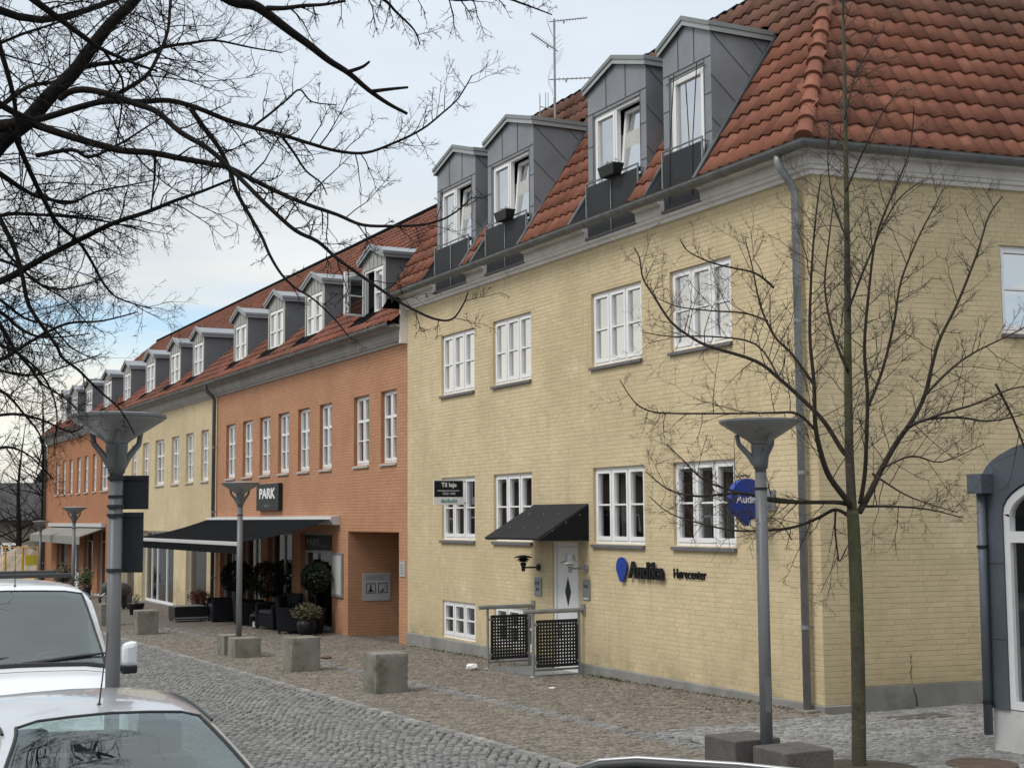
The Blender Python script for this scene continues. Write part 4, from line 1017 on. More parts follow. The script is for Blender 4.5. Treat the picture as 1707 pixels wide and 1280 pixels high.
# wall lamps beside the door
def wall_lamp(label, y, mat, z0=1.55, shade=0.16, sunken=False):
    s = empty('wall_lamp'); tag(s, label, 'lamp', 'wall lamps beside the door'); px = D - 0.30
    mb = MB(); mb.tube([FA.p(y, z0, 0.002), FA.p(y, z0, .03)], .06, 14); mb.tube([FA.p(y, z0, .03), FA.p(y, z0, .30)], .014, 8); mb.build('arm', mat, s, smooth=False)
    mb = MB(); mb.lathe([(.03, -.06), (.034, .02), (.05, .05), (.055, .07), (.03, .09)], (px, y, z0), 16); mb.build('socket', mat, s)
    if not sunken:
        for r0, z in ((.085, .10), (.12, .125), (.17, .165)):
            mb = MB(); mb.lathe([(.02, z + .045), (r0 * .6, z + .03), (r0, z), (r0 * .6, z + .02)], (px, y, z0), 20); mb.build('shade', mat, s)
        mb = MB(); mb.lathe([(.035, .06), (.04, .12), (.02, .17)], (px, y, z0), 12); mb.build('bulb_glass', WLET, s)
    else:
        mb = MB(); mb.lathe([(.06, .23), (.075, .22), (.08, .13), (.165, .095), (.17, .085), (.15, .085), (.07, .11)], (px, y, z0), 22); mb.build('shade', mat, s)
        mb = MB(); mb.lathe([(.05, .04), (.055, .09), (.05, .11)], (px, y, z0), 12); mb.build('bulb_glass', WLET, s)
    set_base(s, FA.p(y, z0, 0))
wall_lamp('black tiered wall lamp left of the white door', 21.60, DARKM)
wall_lamp('grey bell-shaped wall lamp right of the white door', 19.98, GALV, 1.58, sunken=True)
# canopy over the door
s = empty('door_canopy'); tag(s, 'dark grey sloping canopy over the white entrance door', 'canopy')
ca, cb_, cx_ = 19.90, 21.78, 0.92; zt, zf = 2.59, 2.03
CAN = material('charcoal canopy sheet', (0.032, 0.032, 0.034), 0.75, 0.1, 2.0, spec=0.08); CANS = material('dark perforated side', (0.014, 0.015, 0.017), 0.7, spec=0.1)
mb = MB(); mb.hexa([FA.p(ca, zt - .02, 0), FA.p(cb_, zt - .02, 0), FA.p(cb_, zf, cx_), FA.p(ca, zf, cx_), FA.p(ca, zt + .01, 0), FA.p(cb_, zt + .01, 0), FA.p(cb_, zf + .03, cx_ + .01), FA.p(ca, zf + .03, cx_ + .01)]); mb.build('sheet', CAN, s)
for y in (ca, cb_ - .012):
    mb = MB(); mb.extrude([FA.p(y, zt - .025, 0), FA.p(y, 2.02, 0), FA.p(y, 2.02, cx_ - .02)], (0, .012, 0)); mb.build('side_panel', CANS, s)
for y in (20.4, 20.9, 21.4):
    for t in (.3, .7): mb = MB(); mb.lathe([(.012, 0), (.008, .008)], FA.p(y, zt + .01 + (zf + .02 - zt) * t, cx_ * t), 6); mb.build('bolt', GALV, s)
for t in (.2, .5, .8):
    mb = MB(); q = FA.p(ca - .001, 2.10 + .4 * (1 - t), cx_ * t * .9); mb.tube([q, (q[0], q[1] - .006, q[2])], .012, 6); mb.build('bolt', GALV, s)
set_base(s, FA.p(20.8, 2.02, 0))
# two wheelchair-ramp style railings with perforated panels by the door
def mesh_panel(fr, u0, u1, v0, v1, cell=0.050, bar=0.030, d=0.0):
    mb = MB()
    n = int((u1 - u0) / cell); m_ = int((v1 - v0) / cell)
    for i in range(n + 1): u = u0 + (u1 - u0) * i / n; fr.box(mb, u - bar / 2, u + bar / 2, v0, v1, d - .004, d + .004)
    for j in range(m_ + 1): v = v0 + (v1 - v0) * j / m_; fr.box(mb, u0, u1, v - bar / 2, v + bar / 2, d - .0035, d + .0035)
    for b_ in ((u0 - .03, u1 + .03, v0 - .03, v0 + .02), (u0 - .03, u1 + .03, v1 - .02, v1 + .03), (u0 - .03, u0 + .02, v0 + .02, v1 - .02), (u1 - .02, u1 + .03, v0 + .02, v1 - .02)): fr.box(mb, *b_, d - .006, d + .006)
    return mb
def entrance_rail(label, y, xo):
    s = empty('entrance_railing'); tag(s, label, 'railing', 'railings at the door'); R = Frame((0, y, 0), (1, 0, 0), (0, 0, 1), (0, -1, 0)); g = gz(y); xi = D - .10
    for x in (xo, xi): mb = MB(); mb.tube([(x, y, g), (x, y, g + .98)], .022, 8); mb.build('post', GALV, s, smooth=False)
    mb = MB(); mb.tube([(xo - .16, y, g + 1.0), (D - .03, y, g + 1.0)], .034, 10); mb.build('handrail', GALV, s)
    mb = MB(); mb.box(D - .03, D - .003, y - .05, y + .05, g + .93, g + 1.09); mb.build('wall_plate', GALV, s)
    mb = MB(); mb.tube([(xo, y, g + .10), (xi, y, g + .10)], .018, 8); mb.build('bottom_rail', GALV, s)
    mesh_panel(R, xo + .07, xi - .07, g + .17, g + .84, d=.03).build('perforated_panel', PANEL, s)
    mb = MB(); mb.lathe([(.07, 0), (.06, .012)], (xo, y, g), 12); mb.build('foot_plate', GALV, s)
    for x in (xo + .04, xi - .04):
        for z in (.22, .80): mb = MB(); mb.tube([(x, y, g + z), (x, y - .045, g + z)], .02, 8); mb.build('panel_clip', GALV, s)
    set_base(s, (xo, y, g))
entrance_rail('nearer steel entrance railing with black perforated panel right of the door', 20.08, 10.47)
entrance_rail('farther steel entrance railing with black perforated panel in front of the cellar window', 21.80, 10.52)
mb = MB(); y = 20.6; mb.box(10.55, D - .05, 20.2, 21.6, gz(y) - .02, gz(y) + .012); o = mb.build('foot_grating', GALV); tag(o, 'flat metal foot grating on the paving before the white door', 'grating')

# awnings -----------------------------------------------------------------
AWN = material('black awning cloth', (0.016, 0.017, 0.019), 0.95, 0.12, 1.5, spec=0.0)
s = empty('awning'); tag(s, 'long black extended awning over the restaurant terrace', 'awning')
a0, a1 = 31.4, 42.15; xo, zo, zw = 9.08, 1.83, 2.33; n = 26
CASE = material('pale awning case', (0.50, 0.50, 0.49), 0.45, 0.06, 3)
mb = MB(); mb.extrude([(D - .005, a0 - .06, 2.24), (D - .16, a0 - .06, 2.24), (D - .24, a0 - .06, 2.36), (D - .22, a0 - .06, 2.43), (D - .005, a0 - .06, 2.45)], (0, a1 - a0 + .12, 0)); mb.build('case', CASE, s)
mb = MB()
for k in range(n):
    ya, yb = a0 + (a1 - a0) * k / n, a0 + (a1 - a0) * (k + 1) / n
    for j in range(6):
        t0, t1 = j / 6, (j + 1) / 6; sag = lambda t: -.07 * math.sin(math.pi * t)
        q = lambda t, y: (D - .2 + (xo - D + .2) * t, y, zw + .05 + (zo - zw) * t + sag(t))
        mb.quad(q(t0, ya), q(t0, yb), q(t1, yb), q(t1, ya))
mb.build('cloth', AWN, s, smooth=True)
mb = MB(); mb.box(xo - .06, xo, a0 - .03, a1 + .03, zo - .04, zo + .05); mb.build('front_bar', CASE, s, bevel=.01)
mb = MB(); mb.box(xo - .045, xo - .035, a0, a1, zo - .22, zo - .04); mb.build('valance', AWN, s)
for y, e in ((32.4, 1), (36.4, 1), (41.2, -1)):
    mb = MB(); k_ = ((D - .1 + xo) / 2 + .1, y + e * 1.15, 2.02); mb.tube([(D - .12, y, 2.27), k_], .032, 6); mb.tube([k_, (xo - .02, y, zo - .01)], .03, 6); mb.build('arm', GALV, s)
set_base(s, (D, 36.8, 2.24))
s = empty('awning'); tag(s, 'small pale striped awning at the farthest orange shop', 'awning')
PAW = material('pale weathered awning cloth', (0.23, 0.225, 0.20), 0.85, 0.2, 2.5)
mb = MB(); a0, a1 = 58.3, 71.0; mb.hexa([(D, a0, 2.05), (D, a1, 2.05), (D - 1.0, a1, 1.70), (D - 1.0, a0, 1.70), (D, a0, 2.09), (D, a1, 2.09), (D - 1.0, a1, 1.74), (D - 1.0, a0, 1.74)]); mb.build('cloth', PAW, s)
mb = MB(); mb.box(D - 1.01, D - 1.0, a0, a1, 1.42, 1.74); mb.build('valance', PAW, s)
mb = MB(); mb.box(D - .18, D - .01, a0 - .05, a1 + .05, 2.095, 2.25); mb.build('case', CASE, s)
set_base(s, (D, 64, 2.0))
# roof aerials -------------------------------------------------------------
def antenna(label, p0, ztop, arms, r=.022):
    s = empty('aerial_mast'); tag(s, label, 'antenna', 'aerials on the roof'); mb = MB(); mb.tube([p0, (p0[0], p0[1], ztop)], r, 8); mb.build('mast', GALV, s)
    for z, dirv, L, nel, el in arms:
        mb = MB(); d = Vector(dirv).normalized(); c = Vector((p0[0], p0[1], z)); mb.tube([c - d * L * .15, c + d * L], .012, 5); side = d.cross(Vector((0, 0, 1))).normalized()
        for k in range(nel):
            q = c + d * (L * (.12 + .88 * k / (nel - 1))); e = el * (1 - .45 * k / nel); u = side
            mb.tube([q - u * e, q + u * e], .0045, 3)
        for e in (-1, 1):
            for f_ in (0, .07, .14, .21): mb.tube([c - d * (.12 - .35 * f_) + Vector((0, 0, e * (.03 + f_))) - side * .2, c - d * (.12 - .35 * f_) + Vector((0, 0, e * (.03 + f_))) + side * .2], .003, 3)
        mb.tube([c + d * L * .3, c + d * L * .3 - Vector((0, 0, .06))], .018, 5)
        mb.build('aerial', GALV, s)
    set_base(s, p0)
pa = at(925, 158, 27.0)
antenna('tall aerial mast with three yagi antennas behind the dormers', (pa.x, pa.y, pa.z - 1.2), at(925, 28, 27).z, [(at(925, 32, 27).z, (1, -.75, .05), 0.62, 11, .10), (at(925, 80, 27).z, (-.75, .1, .42), .52, 11, .14), (at(925, 132, 27).z, (1, -.55, .03), .72, 9, .12)])
pb = at(900, 178, 26.0)
s = empty('roof_aerial'); tag(s, 'small aerial with three thin upright rods left of the tall mast', 'antenna', 'aerials on the roof')
mb = MB(); mb.tube([(pb.x, pb.y, pb.z - .8), (pb.x, pb.y, pb.z + .2)], .010, 5); mb.tube([(pb.x, pb.y, pb.z + .0), (pb.x + .2, pb.y - .12, pb.z - .06)], .010, 5); mb.build('bracket', GALV, s)
for k in (.0, .09, .13, .22): mb = MB(); mb.tube([(pb.x + k, pb.y - k * .55, pb.z - .04), (pb.x + k, pb.y - k * .55, pb.z + .26 - .1 * (k > .2))], .006, 4); mb.build('rod', GALV, s)
set_base(s, (pb.x, pb.y, pb.z - .8))
# flower boxes on the dormer railings
LEAF = material('green leaves', (0.045, 0.085, 0.025), .6, .3, 8); FLOW = material('pale blossom', (.55, .52, .50), .7, .2, 9); RED = material('reddish leaves', (0.17, 0.050, 0.035), .7, .35, 8); DLEAF = material('dark evergreen leaves', (0.014, 0.022, 0.012), .6, .3, 8); OLEAF = material('olive shrub leaves', (0.075, 0.07, 0.032), .7, .35, 8)
def leaves(mb, c, r, n, size, rnd, shell=0.5, flat=1.0):
    for _ in range(n):
        v = Vector((rnd.gauss(0, 1), rnd.gauss(0, 1), rnd.gauss(0, 1))).normalized() * (r * (shell + (1 - shell) * rnd.random())); v.z *= flat
        p = Vector(c) + v; a = Vector((rnd.gauss(0, 1), rnd.gauss(0, 1), rnd.gauss(0, 1))).normalized(); b = a.orthogonal().normalized(); s_ = size * rnd.uniform(.6, 1.3)
        mb.add([tuple(p - a * s_), tuple(p + b * s_ * .5), tuple(p + a * s_), tuple(p - b * s_ * .5)], [(0, 1, 2, 3)])
def flower_box(label, y, z):
    s = empty('flower_box'); tag(s, label, 'flower box', 'flower boxes on the dormer railings'); x = D - .20; rnd = random.Random(int(y * 10))
    mb = MB(); mb.hexa([(x - .07, y - .20, z), (x + .07, y - .20, z), (x + .07, y + .20, z), (x - .07, y + .20, z), (x - .10, y - .25, z + .17), (x + .10, y - .25, z + .17), (x + .10, y + .25, z + .17), (x - .10, y + .25, z + .17)]); mb.build('box', DARKM, s, bevel=.01)
    mb = MB()
    for k in range(4): leaves(mb, (x, y - .16 + k * .1, z + .18), .07, 26, .022, rnd)
    tag(mb.build('foliage', LEAF, s), kind='stuff'); mb = MB()
    for k in range(4): leaves(mb, (x, y - .15 + k * .1, z + .22), .05, 12, .016, rnd)
    tag(mb.build('blossom', FLOW, s), kind='stuff'); set_base(s, (x, y, z))
flower_box('dark flower box on the railing of the dormer with the wide black louvre panel', 18.75, 7.60)
flower_box('dark flower box with white blossom on the second dormer from the left end', 22.42, 7.60)

# ------------------------------------------------------------------ street furniture
def bollard(label, x, y, hgt=.55, wd=.50):
    g = gz(y); rnd = random.Random(int(y * 100)); bm = bmesh.new(); bmesh.ops.create_cube(bm, size=1.0); bmesh.ops.subdivide_edges(bm, edges=bm.edges[:], cuts=11, use_grid_fill=True)
    for v in bm.verts:                           # worn, slightly chipped edges
        k = sum(abs(abs(c) - .5) < 1e-4 for c in v.co); c = v.co.copy(); v.co = Vector((c.x * wd, c.y * wd, (c.z + .5) * (hgt + .03) - .03))
        if k > 1: d_ = rnd.choice((.004, .005, .006, .010)); v.co -= Vector((math.copysign(d_, c.x) * (abs(abs(c.x) - .5) < 1e-4), math.copysign(d_, c.y) * (abs(abs(c.y) - .5) < 1e-4), d_ * (c.z > .49)))
        else: v.co += Vector((rnd.gauss(0, .0012), rnd.gauss(0, .0012), rnd.gauss(0, .0012)))
    me = bpy.data.meshes.new('concrete_bollard'); bm.to_mesh(me); bm.free(); o = link('concrete_bollard', me, CONC); o.location = (x, y, g); o.rotation_euler = (0, 0, rnd.uniform(-.04, .04))
    return tag(o, label, 'bollard', 'square concrete bollards')
bollard('square concrete bollard nearest the camera, with green algae stain on its top', 7.77, 19.48)
bollard('square concrete bollard second from the right, before the passage', 7.80, 23.32)
bollard('square concrete bollard below the dark plant pot near the yellow shopfront', 7.64, 34.2)
bollard('square concrete bollard behind the near lamp post, partly hidden', 7.60, 38.3)
HEAD = material('translucent grey lamp bowl', (0.29, 0.29, 0.285), 0.3, 0.15, 4.0)
def street_lamp(label, x, y, hgt=3.2, blocks=None, sign=False, k=1.0):
    g = gz(y); s = empty('street_lamp', (x, y, g)); tag(s, label, 'street lamp', 'uplight street lamps')
    mb = MB(); mb.lathe([(.056, 0), (.054, 1.2), (.052, hgt - .465)], (0, 0, 0), 20); mb.build('pole', LAMPG, s, smooth=True)
    h0 = hgt - .47
    mb = MB(); mb.lathe([(.050, h0), (.050, h0 + .03), (.062, h0 + .035), (.072, h0 + .10), (.082, h0 + .23), (.082, h0 + .26), (.04, h0 + .27)], (0, 0, 0), 18); mb.build('neck', LAMPG, s, smooth=True)
    mb = MB(); mb.lathe([(.0575, hgt - .62), (.0575, hgt - .60)], (0, 0, 0), 20); mb.build('band', DARKM, s)
    mb = MB(); a_ = math.atan2(-y, -x) + .5; q_ = Vector((math.cos(a_), math.sin(a_), 0)); t_ = Vector((-q_.y, q_.x, 0)); mb.hexa([tuple(q_ * .050 + t_ * e + Vector((0, 0, z_))) for z_ in (.62, .92) for e in (-.028, .028)] [:0] + [tuple(q_ * d_ + t_ * e + Vector((0, 0, z_))) for z_ in (.62, .92) for (d_, e) in ((.045, -.028), (.045, .028), (.0555, .022), (.0555, -.022))]); mb.build('access_door', LAMPG, s)
    rim = .345
    mb = MB(); mb.lathe([(.085, h0 + .262), (.11, h0 + .285), (rim, hgt - .035), (rim + .012, hgt - .02), (rim + .008, hgt), (rim - .05, hgt + .012), (.02, hgt + .03)], (0, 0, 0), 36); mb.build('bowl', HEAD, s, smooth=False)
    mb = MB(); mb.lathe([(rim - .004, hgt - .03), (rim + .02, hgt - .018), (rim + .02, hgt + .002), (rim - .004, hgt + .006)], (0, 0, 0), 36, cap=False); mb.build('rim', LAMPG, s)
    for j in range(3):
        a = rad(20 + 120 * j); d = Vector((math.cos(a), math.sin(a), 0)); mb = MB()
        mb.tube([d * .05 + Vector((0, 0, h0 + .08)), d * .10 + Vector((0, 0, h0 + .16)), d * .19 + Vector((0, 0, h0 + .26)), d * .205 + Vector((0, 0, h0 + .345))], [.030, .026, .022, .020], 8); mb.build('bracket', LAMPG, s)
    if blocks:
        for dy in (-.37, .37): 
            mb = MB(); mb.box(-.25, .25, dy - .24, dy + .24, -.03, .36); mb.build('base_block', blocks, s, bevel=.012)
    return s
l1 = street_lamp('near grey street lamp with two dark sign backs on its pole, behind the silver car', 2.23, 11.05, 3.14)
l2 = street_lamp('grey street lamp in front of the round blue sign, dark stone blocks at its foot', 7.84, 10.58, 3.20, DGRAN)
l3 = street_lamp('grey street lamp before the black awning, concrete blocks at its foot', 7.76, 26.9, 3.24, CONC)
l4 = street_lamp('grey street lamp before the farthest orange shop', 7.73, 44.3, 3.15)
l5 = street_lamp('thin distant street lamp left of the farthest orange building', 9.9, 64.7, 3.0)
SIGNB = material('dark grey sign back', (0.028, 0.031, 0.037), 0.6, 0.1, 3, spec=0.25)
for z0, z1, wdt, lab in ((2.475, 2.73, .205, 'upper dark sign back clamped to the near lamp post'), (2.00, 2.452, .17, 'lower taller dark sign back clamped to the near lamp post')):
    # the plates stand at right angles to the lane, seen from behind
    s = empty('traffic_sign'); tag(s, lab, 'sign', 'sign backs on the near lamp post'); dv = Vector((RIGHT.x, RIGHT.y, 0)).normalized(); c0 = Vector((2.23, 11.05, 0)) + dv * .02 + Vector((-.449, .889, 0)) * .0
    nv = Vector((-dv.y, dv.x, 0)) * .085; Fp = Frame(c0 + nv, dv, (0, 0, 1), -Vector((-dv.y, dv.x, 0)))
    mb = MB(); Fp.box(mb, -.02, wdt, z0, z1, -.006, .006); mb.build('plate', SIGNB, s, bevel=.004)
    mb = MB(); Fp.box(mb, -.02, wdt - .01, z0 + .01, z0 + .035, .0065, .02); Fp.box(mb, -.02, wdt - .01, z1 - .035, z1 - .01, .0065, .02); mb.build('stiffener', SIGNB, s)
    for z in (z0 + .022, z1 - .022): mb = MB(); mb.tube([(2.23, 11.05, z - .012), (2.23, 11.05, z + .012)], .064, 18); mb.build('clamp', SIGNB, s)
    set_base(s, (2.23, 11.05, z0))
# ------------------------------------------------------------------ restaurant terrace
RATT = material('black wicker', (0.012, 0.013, 0.016), 0.7, 0.2, 30, bump=.6, bscale=120, spec=0.15)
CUSH = material('dark grey cushion', (0.045, 0.046, 0.05), 0.9, 0.1, 5)
POT = material('black glazed pot', (0.013, 0.014, 0.016), 0.4, 0.1, 3, spec=0.25)
def wicker_chair(label, x, y, rz):
    s = empty('wicker_armchair', (x, y, gz(y)), rz); tag(s, label, 'armchair', 'wicker armchairs under the awning')
    mb = MB(); mb.box(-.36, .36, -.34, .34, .06, .36); mb.build('seat', RATT, s, bevel=.02)
    for sx in (-1, 1): mb = MB(); a, b = sorted((sx * .36, sx * .47)); mb.box(a, b, -.36, .36, .06, .60); mb.build('armrest', RATT, s, bevel=.025)
    mb = MB(); mb.hexa([(-.47, .28, .06), (.47, .28, .06), (.47, .40, .06), (-.47, .40, .06), (-.45, .38, .84), (.45, .38, .84), (.45, .48, .84), (-.45, .48, .84)]); mb.build('backrest', RATT, s, bevel=.025)
    mb = MB(); mb.box(-.34, .34, -.33, .26, .365, .46); mb.build('cushion', CUSH, s, bevel=.03)
    for sx in (-.42, .42):
        for sy in (-.32, .36): mb = MB(); mb.box(sx - .025, sx + .025, sy - .025, sy + .025, 0, .07); mb.build('leg', DARKM, s)
    return s
wicker_chair('black wicker armchair next to the round reddish-green shrub pot', 10.75, 32.35, rad(60))
wicker_chair('black wicker armchair second from the passage under the awning', 10.75, 34.0, rad(-80))
wicker_chair('black wicker armchair left of the lamp post, beside the tall pot', 10.55, 38.1, rad(-95))
wicker_chair('black wicker armchair hidden deepest beneath the awning', 10.75, 36.1, rad(80))
def topiary(label, x, y, r=.42, zc=1.12):
    g = gz(y); s = empty('topiary_tree', (x, y, g)); tag(s, label, 'topiary', 'ball-clipped trees under the awning'); rnd = random.Random(int(y * 7))
    mb = MB(); mb.lathe([(.15, 0), (.17, .02), (.24, .55), (.25, .58), (.21, .58), (.20, .52)], (0, 0, 0), 20); mb.build('pot', POT, s, smooth=True)
    mb = MB(); mb.tube([(0, 0, .5), (.01, .01, zc)], [.025, .018], 7); mb.build('trunk', BARK, s)
    mb = MB(); leaves(mb, (0, 0, zc + g * 0 + .12), r, 2600, .038, rnd, .72); tag(mb.build('crown', DLEAF, s), kind='stuff')
topiary('dark ball-clipped tree nearest the passage, before the PARK window', 10.95, 31.75, .36, 1.15)
topiary('dark ball-clipped tree in the middle of the terrace right of the lamp post', 10.9, 35.3, .47, 1.03)
topiary('dark ball-clipped tree left of the lamp post under the awning', 10.9, 38.0, .45, 1.03)
def shrub_pot(label, x, y, r, mat, potprof, rc=.3, n=500, flat=.6, square=False, size=.03, zc=None):
    g = gz(y); s = empty('potted_shrub', (x, y, g)); tag(s, label, 'plant pot', 'potted plants on the pavement'); rnd = random.Random(int(y * 13)); h_ = max(z for _, z in potprof)
    mb = MB(); mb.lathe(potprof, (0, 0, 0), 18); mb.build('pot', POT, s, smooth=True)
    mb = MB()
    for k in range(7):
        a = rnd.uniform(0, 6.28); mb.tube([(0, 0, h_ - .05), (.4 * rc * math.cos(a), .4 * rc * math.sin(a), h_ + rc * flat * .6), (.8 * rc * math.cos(a), .8 * rc * math.sin(a), h_ + rc * flat)], .006, 4)
    mb.build('stem', TWIGB, s)
    mb = MB(); leaves(mb, (0, 0, h_ + rc * flat * .8), rc, n, size, rnd, .25, flat); tag(mb.build('foliage', mat, s), kind='stuff')
    return s
shrub_pot('round dark pot with brownish-green shrub at the foot of the orange pier', 10.55, 31.2, .2, OLEAF, [(.12, 0), (.20, .12), (.22, .25), (.18, .36), (.16, .36)], .36, 1100)
shrub_pot('small black pot with a sparse plant on the pavement before the white shop door', 9.3, 42.9, .2, LEAF, [(.17, 0), (.24, .30), (.25, .33), (.21, .33)], .20, 40, 1.0, size=.035)
shrub_pot('dark pot with reddish shrub behind the low planter box', 10.3, 39.6, .2, RED, [(.14, 0), (.20, .3), (.22, .42), (.18, .42)], .34, 1100)
s = empty('planter_box', (9.75, 38.6, gz(38.6)), rad(0)); tag(s, 'low black planter box with silver feet left of the lamp post', 'planter')
mb = MB(); mb.box(-.45, .45, -.35, .35, .06, .40); mb.build('box', POT, s, bevel=.012)
mb = MB(); mb.box(-.455, .455, -.355, -.345, .09, .13); mb.build('trim', GALV, s)
for a in (-.41, .41):
    for b in (-.31, .31): mb = MB(); mb.box(a - .03, a + .03, b - .03, b + .03, 0, .065); mb.build('foot', GALV, s)
mb = MB(); mb.box(-.40, .40, -.30, .30, .401, .415); mb.build('lid', GALV, s)
s = empty('lantern', (10.35, 34.55, gz(34.5))); tag(s, 'small metal lantern standing on the pavement under the awning', 'lantern')
mb = MB(); mb.box(-.09, .09, -.09, .09, 0, .03); mb.build('base', GALV, s)
for a in (-.08, .08):
    for b in (-.08, .08): mb = MB(); mb.box(a - .01, a + .01, b - .01, b + .01, .03, .30); mb.build('corner_post', DARKM, s)
mb = MB(); mb.lathe([(.12, .30), (.10, .33), (.03, .38), (.02, .40)], (0, 0, 0), 4); mb.build('roof', DARKM, s)
mb = MB(); mb.lathe([(.04, .03), (.04, .16)], (0, 0, 0), 10); mb.build('candle', WLET, s)
# elephant statue and shrubs by the farthest shop -----------------------------
def voxel_union(name, ells, vox, mat, parent):
    me = bpy.data.meshes.new(name); bm = bmesh.new()
    for c, r, rot in ells:
        m4 = Matrix.Translation(c) @ Euler(rot).to_matrix().to_4x4() @ Matrix.Diagonal((*r, 1)); bmesh.ops.create_uvsphere(bm, u_segments=14, v_segments=9, radius=1, matrix=m4)
    bm.to_mesh(me); bm.free(); o = bpy.data.objects.new(name, me); COL.objects.link(o); md = o.modifiers.new('r', 'REMESH'); md.mode = 'VOXEL'; md.voxel_size = vox; md.use_smooth_shade = True
    m2 = bpy.data.meshes.new_from_object(o.evaluated_get(bpy.context.evaluated_depsgraph_get())); bpy.data.objects.remove(o)
    m2.materials.clear(); return link(name, m2, mat, parent)
ey, ex = 46.6, 9.55
s = empty('elephant_statue', (ex, ey, gz(ey)), rad(200)); tag(s, 'dark grey elephant statue with pale tusks behind the van roof', 'statue')
EL = material('dark bronze statue', (0.05, 0.05, 0.05), .6, .25, 6, bump=.4, bscale=30)
voxel_union('body', [((0, 0, .58), (.44, .25, .27), (0, 0, 0)), ((.44, 0, .66), (.19, .17, .20), (0, 0, 0)), ((.62, 0, .50), (.07, .07, .17), (0, -.4, 0)), ((.67, 0, .30), (.05, .05, .16), (0, .15, 0)), ((.64, 0, .16), (.045, .045, .1), (0, .5, 0)),
    ((.28, .14, .24), (.10, .10, .26), (0, 0, 0)), ((.28, -.14, .24), (.10, .10, .26), (0, 0, 0)), ((-.28, .14, .24), (.11, .10, .26), (0, 0, 0)), ((-.28, -.14, .24), (.11, .10, .26), (0, 0, 0)), ((.38, .20, .64), (.12, .035, .17), (0, .1, .5)), ((.38, -.20, .64), (.12, .035, .17), (0, .1, -.5)), ((-.46, 0, .5), (.02, .02, .18), (0, .2, 0))], .025, EL, s)
for sy in (-1, 1): mb = MB(); mb.tube([(.55, sy * .09, .52), (.70, sy * .13, .44), (.84, sy * .13, .47), (.92, sy * .11, .54)], [.028, .024, .018, .006], 7); mb.build('tusk', WLET, s, smooth=True)
shrub_pot('tall leafy evergreen in a dark pot before the farthest shop door', 10.3, 56.5, .2, LEAF, [(.2, 0), (.25, .4), (.22, .4)], .38, 500, 1.1, size=.05)
shrub_pot('yellow-green leafy plant in a pot left of the farthest shop door', 10.5, 62.0, .2, OLEAF, [(.2, 0), (.25, .35), (.22, .35)], .5, 500, 1.0, size=.07)
# litter ------------------------------------------------------------------
def litter(label, x, y, sx, sy, h, mat, seed, cat='litter'):
    rnd = random.Random(seed); bm = bmesh.new(); bmesh.ops.create_icosphere(bm, subdivisions=2, radius=.5)
    for v in bm.verts: k_ = rnd.uniform(.72, 1.12); v.co = Vector((v.co.x * sx * k_, v.co.y * sy * k_, max(0.003, (v.co.z + .35) * h * 1.2 * k_)))
    me = bpy.data.meshes.new('paper'); bm.to_mesh(me); bm.free(); o = link('crumpled_paper', me, mat); o.location = (x, y, gz(y)); o.rotation_euler = (0, 0, rnd.uniform(0, 3)); return tag(o, label, cat)
PAPER = material('white paper', (.80, .80, .78), .8, .04, 8)
litter('crumpled white paper lying beside the farther entrance railing', 10.2, 21.75, .24, .22, .10, PAPER, 2)
litter('small flat white scrap of paper on the pavement in front of the door', 9.95, 18.5, .16, .10, .015, PAPER, 5)
DLF = material('brown dead leaf', (.16, .09, .06), .9, .2, 9)
litter('curled brown dead leaf on the pavement between the two near bollards', 8.9, 25.2, .22, .18, .06, DLF, 8)
mb = MB(); y = 13.3; mb.box(12.1 - .38, 12.1 + .38, y - .16, y + .16, gz(y) - .01, gz(y) + .008); tag(mb.build('drain_cover', DGRAN), 'dark drain cover in the pale setts beside the side wall', 'drain cover')
mb = MB(); mb.lathe([(.33, -.02), (.33, .012), (.30, .016), (.02, .016)], (10.15, 10.35, gz(10.35)), 24); tag(mb.build('manhole_cover', material('rusty iron', (.10, .07, .055), .8, .3, 9, bump=.6, bscale=40)), 'round rusty manhole cover right of the young tree', 'manhole cover')

# weeds and dead leaves along the foot of the yellow wall
WEED = material('wall-foot weeds', (0.085, 0.095, 0.035), .8, .4, 9); mb = MB(); rnd = random.Random(12)
for k in range(900):
    y = rnd.choice((rnd.gauss(24.6, 1.3), rnd.gauss(16.8, 1.5), rnd.gauss(19.3, .4), rnd.uniform(14.4, 27.2)))
    if not (14.5 < y < 27.3) or 19.9 < y < 21.9: continue
    x = D - .03 - abs(rnd.gauss(0, .05)); z = gz(y); a = rnd.uniform(0, 6.28); l = rnd.uniform(.015, .055); v = Vector((math.cos(a) * l, math.sin(a) * l, rnd.uniform(.3, 1.0) * l)); w_ = Vector((-v.y, v.x, 0)) * .3; c = Vector((x, y, z - .005))
    mb.add([tuple(c - w_), tuple(c + w_), tuple(c + v + w_ * .2)], [(0, 1, 2)])
tag(mb.build('wall_weeds', WEED), 'low green weeds growing along the foot of the yellow wall', 'weeds', kind='stuff')
mb = MB()
for k in range(420):
    y = rnd.uniform(14.5, 27); x = D - .08 - abs(rnd.gauss(0, .55)); z = gz(y) + .004; a = rnd.uniform(0, 6.28); l = rnd.uniform(.012, .035); u_ = Vector((math.cos(a), math.sin(a), rnd.uniform(0, .4))) * l; v_ = Vector((-math.sin(a), math.cos(a), rnd.uniform(-.1, .4))) * l * .6; c = Vector((x, y, z + .006))
    mb.add([tuple(c - u_), tuple(c + v_), tuple(c + u_), tuple(c - v_)], [(0, 1, 2, 3)])
tag(mb.build('leaf_litter', DLF), 'scattered small dead leaves on the pavement near the yellow wall', 'leaves', kind='stuff')

